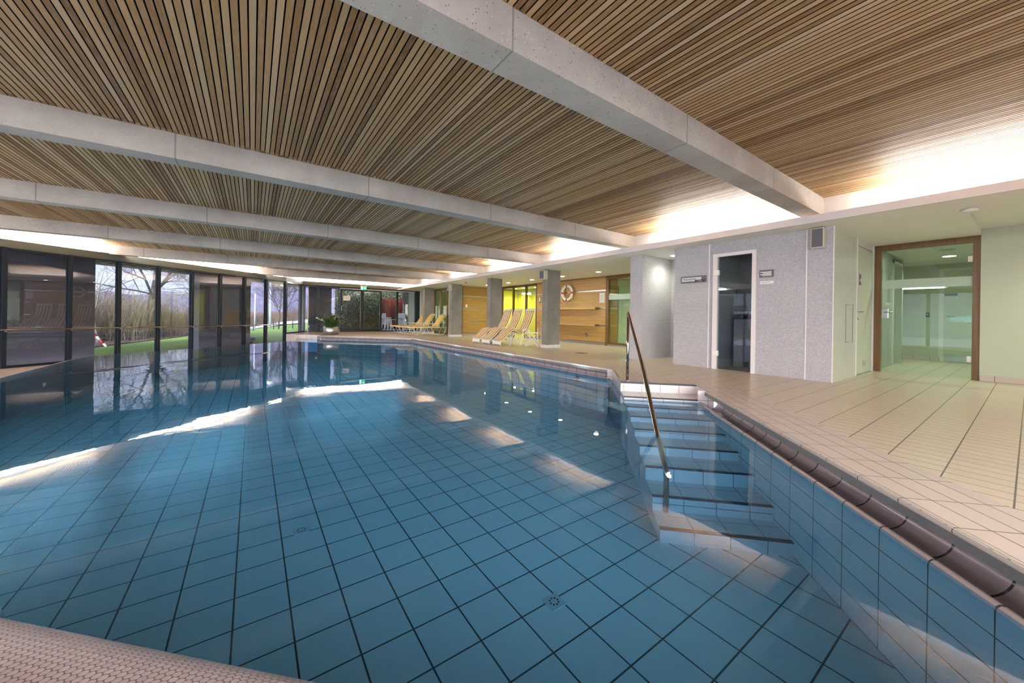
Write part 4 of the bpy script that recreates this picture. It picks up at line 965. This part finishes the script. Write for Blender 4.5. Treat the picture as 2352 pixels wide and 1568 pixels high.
# folding stool
fs = thing('folding_stool', 'white tubular folding stool with crossed legs between recliner and column', 'stool', (7.60, 9.50, 0), -.95)
for s_ in (-1, 1):
    x = s_ * .20
    MB().tube([(x, -.2, 0.01), (x, -.2, .58), (x, -.18, .60), (x, .18, .60), (x, .2, .58), (x, .2, .01), (x, .2, .01)], .011, 8).build('side_frame', M['wp'], fs)
    MB().tube([(x, -.2, .012), (x, .2, .012)], .011, 8).build('foot_bar', M['wp'], fs)
MB().tube([(-.2, -.19, .04), (.2, -.19, .44)], .010, 6).tube([(-.2, -.19, .44), (.2, -.19, .04)], .010, 6).tube([(-.2, .19, .04), (.2, .19, .44)], .010, 6).tube([(-.2, .19, .44), (.2, .19, .04)], .010, 6).build('crossed_legs', M['wp'], fs)
MB().bbox(-.20, -.18, .44, .20, .18, .465, .006).build('seat', M['wp'], fs)

def make_lounger():
    t = thing('sun_lounger', 'white framed sun lounger with yellow pad, nearest of the three by the far door', 'sun lounger', (6.2, 17.62, 0), 0, 'yellow sun loungers by the far columns')
    w = .30
    for s_ in (-1, 1):
        MB().tube([(0, s_ * w, .375), (1.95, s_ * w, .365)], .014, 8).build('side_rail', M['wp'], t)
        for x0, x1 in ((.16, .82), (1.12, 1.92)):
            pts = [(x0, s_ * w, .36), (x0 + .08, s_ * w, .16), (x0 + .14, s_ * w, .05), (x0 + .24, s_ * w, .014), (x1 - .24, s_ * w, .014), (x1 - .14, s_ * w, .05), (x1 - .07, s_ * w, .16), (x1, s_ * w, .36)]
            MB().tube(smooth_prof(pts, 3), .012, 8).build('leg', M['wp'], t)
        MB().tube(smooth_prof([(.95, s_ * (w + .02), .37), (.96, s_ * (w + .02), .52), (1.02, s_ * (w + .02), .56), (1.38, s_ * (w + .02), .555), (1.44, s_ * (w + .02), .50), (1.42, s_ * (w + .02), .37)], 3), .011, 8).build('armrest', M['wp'], t)
        MB().tube([(1.45, s_ * (w - .02), .38), (1.90, s_ * (w - .02), 1.02)], .012, 8).build('back_rail', M['wp'], t)
        MB().tube([(1.74, s_ * (w - .03), .78), (1.80, s_ * (w - .03), .45), (1.76, s_ * (w - .03), .36)], .009, 6).build('back_strut', M['wp'], t)
    for x, z in ((0, .375), (1.95, .365)): MB().tube([(x, -w, z), (x, w, z)], .014, 8).build('crossbar', M['wp'], t)
    ribbon([(.02, .385), (.5, .388), (1.0, .388), (1.44, .388)], -w + .01, w - .01, .045, 'seat_pad', M['cushion2'], t)
    ribbon(smooth_prof([(1.42, .39), (1.62, .66), (1.86, 1.0)], 3), -w + .01, w - .01, .045, 'back_pad', M['cushion2'], t)
    ribbon([(1.84, .985), (1.90, 1.04), (1.915, 1.035)], -w, w, .03, 'headrest', M['wp'], t)
    return t
l0 = make_lounger()
for (x, y, nm) in ((6.03, 18.62, 'white framed sun lounger with yellow pad, middle of the three by the far door'), (6.12, 19.95, 'white framed sun lounger with yellow pad, closest to the terrace windows')):
    c = copy_tree(l0); c.location = (x, y, 0); c['label'] = nm
# low side table behind loungers
st = thing('side_table', 'low white side table between the sun loungers', 'table', (7.05, 18.14, 0))
MB().bbox(-.2, -.12, .40, .2, .12, .425, .008).build('table_top', M['wp'], st)
for a in (-.17, .17):
    for b in (-.10, .10): MB().tube([(a, b, 0), (a * .8, b, .40)], .012, 8).build('leg', M['wp'], st)

# ------------------------------------------------------------------ potted plant
pl = thing('potted_plant', 'bushy green feather-leaved plant in a round brushed steel pot', 'plant', (3.05, 19.15, 0))
MB().lathe([(.0, 0.0), (.325, 0), (.325, .33), (.318, .335), (.305, .33), (.30, .27), (0.0, .27)], (0, 0, 0), 40).build('pot', M['pot'], pl)
MB().lathe([(0, .27), (.30, .272), (.30, .285), (0, .29)], (0, 0, 0), 20).build('soil', M['soil'], pl)
lf = MB(); stm = MB(); rnd = random.Random(3)
for k in range(64):
    a = rnd.uniform(0, 2 * math.pi); ln = rnd.uniform(.42, .92); lean = rnd.uniform(.12, 1.0); r0_ = rnd.uniform(0, .17)
    P = []
    for i in range(9):
        f_ = i / 8; rr = r0_ + ln * lean * (f_ ** 1.5) * .95; z = .28 + ln * (f_ * (1 - .32 * lean * f_)) * (.92 - .35 * lean)
        P.append(Vector((math.cos(a) * rr, math.sin(a) * rr, z)))
    stm.tube(P, [.009 * (1 - .7 * i / 8) for i in range(9)], 5)
    for i in range(2, 9):
        for s_ in (-1, 1):
            t_ = (P[i] - P[i - 1]).normalized(); sd = t_.cross(Vector((0, 0, 1)));
            if sd.length < .1: sd = Vector((1, 0, 0))
            sd.normalize(); d = (sd * s_ * .9 + t_ * .75 + Vector((0, 0, rnd.uniform(-.1, .25)))).normalized(); l_ = rnd.uniform(.09, .135); w_ = l_ * .30
            nn = d.cross(t_).normalized(); wv = nn.cross(d).normalized(); b0 = P[i] - t_ * rnd.uniform(0, .03)
            q = [b0, b0 + d * l_ * .35 + wv * w_, b0 + d * l_ * .75 + wv * w_ * .8, b0 + d * l_, b0 + d * l_ * .75 - wv * w_ * .8, b0 + d * l_ * .35 - wv * w_]
            lf.add(q, [(0, 1, 5), (1, 2, 4, 5), (2, 3, 4)])
stm.build('stems', M['stem'], pl); tag(lf.build('foliage', M['leaf'], pl), None, None, None, None)

# ------------------------------------------------------------------ outdoors
def gz(x, y):
    t = min(1, max(0, (x + 4.5) / 5.5)); t = t * t * (3 - 2 * t); z = -.56 + .46 * t
    far = min(1, max(0, (y - 22) / 8)); z = z * (1 - 0) + 0
    dw = (x - P0.x) * WN.x + (y - P0.y) * WN.y; f2 = min(1, max(0, (dw - .4) / 4.5)); z = -.60 * (1 - f2) + z * f2
    near = min(1, max(0, (x - 2.0) / .6)); z = z * (1 - near) + (-.03) * near
    if y > 60: z += (y - 60) * .05
    return z
g = MB(); nx, ny = 150, 80; x0, x1, y0, y1 = -60, 40, 13, 100
def onroom(x, y): return False
idx = {}
for j in range(ny + 1):
    for i in range(nx + 1):
        fx = i / nx; x = x0 + (x1 - x0) * fx; x = -60 + 60 * (1 - (1 - fx) ** 1.0) * 1.0 if False else x
        y = y0 + (y1 - y0) * (j / ny) ** 2; idx[i, j] = len(g.v); g.v.append((x, y, gz(x, y)))
for j in range(ny):
    for i in range(nx):
        c = [g.v[idx[i, j]], g.v[idx[i + 1, j]], g.v[idx[i + 1, j + 1]], g.v[idx[i, j + 1]]]
        # leave the footprint of the building open
        inside = all((p[0] - P0.x) * WN.x + (p[1] - P0.y) * WN.y < -.3 and p[1] < 21.9 for p in c)
        if inside: continue
        g.face((idx[i, j], idx[i + 1, j], idx[i + 1, j + 1], idx[i, j + 1]))
# ground kept outside: cut by the wall lines
gb = bmesh.new(); vs = [gb.verts.new(v) for v in g.v]
for f_ in g.f:
    try: gb.faces.new([vs[i] for i in f_])
    except ValueError: pass
def cut(bm, co, no):
    bmesh.ops.bisect_plane(bm, geom=bm.verts[:] + bm.edges[:] + bm.faces[:], plane_co=co, plane_no=no)
cut(gb, Vector((P0.x, P0.y, 0)) + Vector((WN.x, WN.y, 0)) * .08, Vector((WN.x, WN.y, 0))); cut(gb, Vector((0, 22.08, 0)), Vector((0, 1, 0)))
dl = [f for f in gb.faces if (lambda c: (c.x - P0.x) * WN.x + (c.y - P0.y) * WN.y < .08 and c.y < 22.08)(f.calc_center_median())]
bmesh.ops.delete(gb, geom=dl, context='FACES'); gm = bpy.data.meshes.new('lawn'); gb.to_mesh(gm); gb.free(); gm.materials.append(M['grass'])
lawn = bpy.data.objects.new('lawn', gm); C.objects.link(lawn); tag(lawn, None, None, None, 'structure')
def drape(pts, name, mat, dz=.02, n=14):
    m = MB()
    for k in range(len(pts) - 1):
        (a, b), (c, d) = pts[k], pts[k + 1]
        for q in range(n):
            f0, f1 = q / n, (q + 1) / n
            def P_(p, s, f): x = p[0] + (s[0] - p[0]) * f; y = p[1] + (s[1] - p[1]) * f; return (x, y, gz(x, y) + dz)
            m.add([P_(a, b, f0), P_(a, b, f1), P_(c, d, f1), P_(c, d, f0)], [(0, 1, 2, 3)])
    return struct(name, m, mat)
drape([((-30, 11.8), (-60, 30)), ((-5.3, 22.0), (-30, 60)), ((-4.9, 24.0), (-20, 64)), ((-4.2, 26.5), (-14, 66)), ((-3.2, 29.8), (-8, 70)), ((-1.2, 36), (-3, 75))], 'leaf_litter', M['litter'], .03)
drape([((-2.6, 30.5), (-4.2, 36)), ((.2, 31.0), (.0, 34.5)), ((2.5, 39), (2.5, 48)), ((6, 50), (6, 62)), ((16, 60), (16, 70))], 'path', M['path'], .04)
drape([((-9, 36.5), (-14, 90)), ((-4.2, 36.2), (-6, 92)), ((.0, 35), (0, 94)), ((2.5, 48.5), (2.5, 96)), ((6, 62.5), (6, 98)), ((16, 71), (16, 99))], 'leaf_litter', M['litter'], .03)
# stones along the glazing
rk = MB(); rnd = random.Random(11)
for k in range(420):
    w = rnd.uniform(6.6, 9.4); o_ = rnd.uniform(.15, 1.6) + max(0, (w - 6.6)) * .9; p = wp(w, o_); s_ = rnd.uniform(.05, .13); z = gz(*p)
    bm_ = bmesh.new(); bmesh.ops.create_icosphere(bm_, subdivisions=1, radius=s_)
    vs_ = [(v.co.x * rnd.uniform(.7, 1.2) + p[0], v.co.y * rnd.uniform(.7, 1.2) + p[1], v.co.z * .6 + z + s_ * .2) for v in bm_.verts]; bm_.verts.index_update()
    rk.add(vs_, [[v.index for v in f.verts] for f in bm_.faces]); bm_.free()
tag(rk.build('gravel_stones', M['rocks']), 'dark and pale stones heaped along the foot of the windows', 'stones', None, 'stuff')
struct('terrace', MB().box(-40, -30, -.66, -6.95, 12.8, -.60).box(-6.95, -30, -.2, 14, -3.6, -.12), M['path'])  # unseen pale paving added to bounce daylight indoors
# eaves
ev = MB()
struct('eave', MB().hull([wp(-4, .26), wp(8.9, .26), (1.9, 22.2), (12, 22.2), (12, 23.5), (1.2, 23.5), wp(8.9, 1.55), wp(-4, 1.55)][::-1], SOF + .06, SOF + .22), M['eave'])
for k in range(34): a = wp(-1 + k * .3, .3); b = wp(-1 + k * .3 + .02, 1.5); ev.hull([wp(-1 + k * .3, .3), wp(-1 + k * .3 + .05, .3), wp(-1 + k * .3 + .05, 1.5), wp(-1 + k * .3, 1.5)], SOF + .045, SOF + .06)
struct('eave_battens', ev, M['frame'])
struct('eave_edge', MB().hull([wp(-4, 1.5), wp(8.9, 1.5), wp(8.9, 1.58), wp(-4, 1.58)], SOF - .03, SOF + .24).box(1.2, 23.45, SOF - .03, 12, 23.52, SOF + .24), M['trim_white'])
# concrete piers outside the glass
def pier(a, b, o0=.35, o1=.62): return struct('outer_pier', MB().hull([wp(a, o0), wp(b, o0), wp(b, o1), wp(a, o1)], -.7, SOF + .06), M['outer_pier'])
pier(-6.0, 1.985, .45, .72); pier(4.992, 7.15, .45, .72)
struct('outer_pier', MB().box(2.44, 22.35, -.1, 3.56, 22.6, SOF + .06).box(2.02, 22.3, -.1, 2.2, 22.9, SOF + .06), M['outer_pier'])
struct('outer_pier', MB().box(7.97, 23.4, -.1, 8.29, 23.7, SOF + .06), M['pier'])
struct('wall_outer', MB().box(8.29, 23.4, -.1, 9.4, 23.6, SOF + .06), M['wall_white'])
struct('terrace', MB().box(3.6, 22.08, -.06, 10, 26.5, -.02), M['path'])
# woodland
hl = MB(); n = 120
for ring, (R_, hgt) in enumerate(((74, 9.5), (110, 19))):
    b = len(hl.v); rnd = random.Random(5 + ring)
    for k in range(n + 1):
        a = math.radians(72 + 88 * k / n); x = math.cos(a) * R_; y = 10 + math.sin(a) * R_
        rt = x / y; hh = min(1, max(0, (rt + .08) / .08)); hh = .36 + .64 * hh * hh * (3 - 2 * hh)
        h = hh * hgt * (.82 + .10 * math.sin(k * .23 + ring) + .06 * math.sin(k * .9) + .05 * rnd.random())
        hl.v += [(x, y, -2), (x * 1.02, y * 1.02, h * .45), (x * 1.07, y * 1.07, h)]
    for k in range(n):
        for j in range(2): q = b + k * 3 + j; hl.face((q, q + 3, q + 4, q + 1))
struct('hills', hl, M['wood_hill'])
def tree_mesh(rnd, h, r, levels=5, spread=.5, nb=3, seg=4, first=.35, droop=0.0):
    m = MB()
    def grow(p, d, ln, rad, lev):
        n_ = 3; pts = [p]; q = p.copy(); dd = d.copy()
        for i in range(n_):
            dd = (dd + Vector((rnd.uniform(-1, 1), rnd.uniform(-1, 1), rnd.uniform(-.6, .8) - droop)) * .16).normalized(); q = q + dd * ln / n_; pts.append(q.copy())
        m.tube(pts, [rad * (1 - .3 * i / n_) for i in range(n_ + 1)], seg if lev < 3 else 3, cap=False)
        if lev >= levels: return
        k_n = nb if lev > 0 else nb + 2
        for k in range(k_n):
            f_ = (first if lev == 0 else .25) + (1 - (first if lev == 0 else .25)) * (k + rnd.random() * .6) / k_n
            base = pts[0].lerp(pts[-1], 0); i = min(n_ - 1, int(f_ * n_)); base = pts[i].lerp(pts[i + 1], f_ * n_ - i)
            a = rnd.uniform(0, 2 * math.pi); u = dd.cross(Vector((math.cos(a), math.sin(a), .3))).normalized()
            nd = (dd * (1 - spread) + u * spread + Vector((0, 0, .15 - droop))).normalized()
            grow(base, nd, ln * rnd.uniform(.5, .72), rad * (.52 if lev else .42), lev + 1)
        grow(pts[-1], dd, ln * .62, rad * .68, lev + 1)
    grow(Vector((0, 0, -.1)), Vector((rnd.uniform(-.05, .05), rnd.uniform(-.05, .05), 1)).normalized(), h * .42, r, 0)
    return m
def tree(x, y, h, r, label, seed, mat='bark', group='bare trees beyond the lawn', **kw):
    o = tree_mesh(random.Random(seed), h, r, **kw).build('bare_tree', M[mat]); o.location = (x, y, gz(x, y)); return tag(o, label, 'tree', group)
tree(-4.25, 28.6, 12, .19, 'ivy-clad bare tree at the lawn edge behind the third clear window', 2, levels=6, spread=.55)
tree(-9.5, 30.5, 11, .26, 'stout bare tree with a forked trunk behind the second clear window', 4, levels=6, spread=.62, first=.3)
tree(-5.9, 25.3, 6.0, .06, 'small pale young bare tree in front of the shrubs', 8, 'bark_pale', levels=4, spread=.55, first=.4)
tree(-11, 27.5, 9, .12, 'thin-branched bare tree behind the leftmost clear window', 13, 'bark_pale', levels=6, spread=.5)
tree(-15, 36, 15, .25, 'tall bare tree deep in the wood on the left', 21, levels=5)
tree(-6.5, 38, 15, .25, 'tall bare tree deep in the wood behind the ivy-clad one', 23, levels=5)
tree(-1.6, 36, 11, .18, 'drooping pale-twigged tree left of the path', 31, 'bark_pale', levels=5, spread=.5, droop=.12)
tree(1.45, 29.5, 4.6, .05, 'slim young bare tree standing on the lawn in front of the path', 37, 'bark', levels=5, spread=.42, first=.55)
tree(4.2, 62, 10, .18, 'bare tree beyond the path near the corner window', 41, levels=5)
tree(-.5, 52, 12, .2, 'bare tree beyond the path behind the lamp post', 43, levels=5)
def bush(x, y, w, h, label, seed, mat='twig', n=240):
    rnd = random.Random(seed); m = MB()
    for k in range(n):
        bx, by = rnd.uniform(-w, w) * .7, rnd.uniform(-w, w) * .7; a = rnd.uniform(0, 6.28); ln = h * rnd.uniform(.5, 1.05); le = rnd.uniform(.1, .55)
        P = [Vector((bx, by, 0))]
        for i in range(1, 5): f_ = i / 4; P.append(Vector((bx + math.cos(a) * le * ln * f_ ** 1.4 + rnd.uniform(-.06, .06), by + math.sin(a) * le * ln * f_ ** 1.4 + rnd.uniform(-.06, .06), ln * f_ * (1 - .18 * f_))))
        m.tube(P, [.013, .011, .009, .006, .003], 3, cap=False)
        for q in range(3):
            i = rnd.randint(1, 3); a2 = rnd.uniform(0, 6.28); m.tube([P[i], P[i] + Vector((math.cos(a2) * .3, math.sin(a2) * .3, rnd.uniform(.1, .4)))], [.006, .002], 3, cap=False)
    o = m.build('twiggy_shrub', M[mat]); o.location = (x, y, gz(x, y)); return tag(o, label, 'shrub', 'leafless shrubs at the edge of the wood')
bl = ['leafless ochre shrub behind the leftmost clear window', 'leafless brown shrub behind the leaning striped post', 'dense twiggy shrub left of the ivy-clad tree', 'dark twiggy shrub right of the ivy-clad tree', 'low leafless shrub behind the window before the grey pier', 'leafless shrub deep behind the forked tree', 'tall leafless thicket behind the striped post', 'brown thicket behind the ivy-clad tree', 'low shrub row beyond the path behind the lamp post', 'low shrub row beyond the path behind the young tree', 'low shrub row beyond the path at the corner window']
bs = [(-8.4, 24.8, 1.6, 2.8, 'twig2'), (-7.2, 26.5, 1.7, 3.0, 'twig'), (-5.8, 27.4, 1.6, 3.4, 'twig2'), (-4.6, 30.5, 1.8, 2.8, 'twig'), (-3.6, 33, 1.8, 2.6, 'twig'), (-8.6, 30.5, 2.0, 3.6, 'twig2'), (-10.5, 26.8, 2.0, 3.4, 'twig'), (-6.2, 31.5, 2.2, 3.8, 'twig'), (.2, 42, 2.4, 1.5, 'twig'), (3.2, 56, 3.0, 1.8, 'twig'), (7.0, 68, 3.2, 2.2, 'twig')]
for (x, y, w, h, mt), lb in zip(bs, bl): bush(x, y, w, h, lb, int(x * 10 + y), mt, 260)
# striped leaning post, lamp posts, stakes
o = thing('barrier_post', 'red and white striped post leaning in the leaf litter', 'post', (-4.95, 22.3, gz(-4.95, 22.3)))
for k in range(5): MB().tube([(-.10 * k, .0, .075 * k * 2), (-.10 * (k + 1), .0, .075 * (k + 1) * 2)], .045, 8).build('band', M['red'] if k % 2 else M['wp'], o)
lp = thing('lamp_post', 'tall pale lamp post standing by the path', 'lamp post', (1.0, 30.6, gz(1.0, 30.6)))
MB().tube([(0, 0, 0), (0, 0, 3.4)], .075, 10).build('pole', M['lamp_post'], lp); MB().lathe([(.06, 3.4), (.2, 3.5), (.2, 3.7), (.05, 3.8)], (0, 0, 0), 14).build('lamp_head', M['wp'], lp)
lp2 = thing('sign_post', 'thin pale capped post beside the path left of the lamp post', 'sign post', (.12, 28.5, gz(.12, 28.5)))
MB().tube([(0, 0, 0), (0, 0, 2.3)], .04, 8).build('pole', M['lamp_post'], lp2); MB().lathe([(.05, 2.28), (.05, 2.32)], (0, 0, 0), 10).build('cap', M['lamp_post'], lp2)
for (x, y, nm) in ((1.15, 29.0, 'dark stake between lamp post and young tree'), (2.3, 29.8, 'dark stake right of the young tree'), (.05, 27.9, 'dark stake at the foot of the thin sign post')):
    o = MB().tube([(0, 0, 0), (0, 0, .75)], .03, 6).build('garden_stake', M['bark']); o.location = (x, y, gz(x, y)); tag(o, nm, 'stake', 'stakes on the lawn')
# hedge at the terrace
def leaf_cloud(vol, n, mat, name, parent, seed, s0=.05, s1=.10):
    rnd = random.Random(seed); m = MB()
    for k in range(n):
        p = Vector(vol(rnd)); d = Vector((rnd.uniform(-1, 1), rnd.uniform(-1, .4), rnd.uniform(-1, 1))).normalized(); a = Vector((rnd.uniform(-1, 1), rnd.uniform(-1, 1), rnd.uniform(-1, 1))).normalized()
        u = d.cross(a).normalized(); s_ = rnd.uniform(s0, s1); w = u * s_ * .6
        m.add([p, p + d * s_ * .5 + w, p + d * s_, p + d * s_ * .5 - w], [(0, 1, 2, 3)])
    return m.build(name, mat, parent)
hd = thing('ivy_hedge', 'tall dark green ivy hedge outside the terrace doors', 'hedge', (5.6, 24.9, 0))
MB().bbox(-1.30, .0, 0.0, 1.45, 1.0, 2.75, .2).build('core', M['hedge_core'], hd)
tag(leaf_cloud(lambda r: (r.uniform(-1.45, 1.6), r.gauss(-.08, .10), 2.9 * r.random() ** .85 + .02), 9000, M['hedge'], 'foliage', hd, 1, .035, .075), None)
tag(leaf_cloud(lambda r: (r.gauss(.35, .5), r.gauss(-.18, .06), abs(r.gauss(.35, .35)) + .05), 1500, M['hedge_y'], 'yellow_leaves', hd, 2, .03, .065), None)
hd2 = thing('ivy_hedge', 'ivy growing over the top of the red wooden screen', 'hedge', (7.5, 25.6, 0))
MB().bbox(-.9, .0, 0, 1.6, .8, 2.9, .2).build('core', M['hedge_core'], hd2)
leaf_cloud(lambda r: (r.uniform(-1.0, 1.7), r.gauss(-.1, .09), r.uniform(1.5, 3.1)), 4200, M['hedge'], 'foliage', hd2, 4, .035, .075)
rs = thing('garden_screen', 'dark red wooden lattice screen outside the far right window', 'fence', (6.95, 24.7, 0))
for x in (.0, .62, 1.3): MB().bbox(x - .035, -.05, 0, x + .035, .03, 2.12, .006).build('post', M['red_wood'], rs)
sl = MB()
for k in range(13): sl.box(.03, -.02 + (k % 2) * .02, .12 + k * .15, 1.28, .0 + (k % 2) * .02, .12 + k * .15 + .125)
sl.build('boards', M['red_wood'], rs)
# stacked garden chairs and a table outside
def make_chair():
    t = thing('garden_chair', 'white plastic garden chair, lowest of the stack outside', 'chair', (6.80, 23.25, -.02), math.radians(100), 'white plastic chairs stacked outside')
    MB().bbox(-.22, -.22, .40, .22, .20, .425, .01).build('seat', M['chair_white'], t)
    b = MB().bbox(-.22, .17, .42, -.18, .20, .86, .008).bbox(.18, .17, .42, .22, .20, .86, .008).bbox(-.22, .17, .82, .22, .20, .88, .008)
    for k in range(4): b.bbox(-.14 + k * .08, .175, .42, -.10 + k * .08, .195, .83, .004)
    b.build('backrest', M['chair_white'], t)
    for x in (-.21, .21):
        for y in (-.20, .18): MB().tube([(x * 1.12, y * 1.15, 0), (x, y, .41)], .02, 6).build('leg', M['chair_white'], t)
        MB().tube([(x, -.18, .42), (x * 1.08, -.17, .62), (x * 1.08, .17, .62)], .018, 6).build('armrest', M['chair_white'], t)
    return t
c0 = make_chair(); words = ['second from below', 'third from below', 'fourth from below', 'topmost']
for k in range(4):
    c = copy_tree(c0); c.location = (6.80 + .02 * k, 23.25, -.02 + .055 * (k + 1)); c['label'] = 'white plastic garden chair, %s of the stack outside' % words[k]
for k in range(5):
    c = copy_tree(c0); c.location = (7.72, 23.1, -.02 + .06 * k); c['label'] = 'white plastic garden chair in the stack beside the outer concrete pier, number %s from below' % ('one', 'two', 'three', 'four', 'five')[k]; c.rotation_euler.z = math.radians(170)
gt = thing('garden_table', 'white plastic garden table standing outside between the chair stacks', 'table', (7.28, 23.15, -.02))
MB().bbox(-.36, -.3, .69, .36, .3, .72, .01).build('table_top', M['chair_white'], gt)
for a in (-.3, .3):
    for b in (-.24, .24): MB().tube([(a, b, 0), (a * .92, b * .92, .69)], .022, 6).build('leg', M['chair_white'], gt)
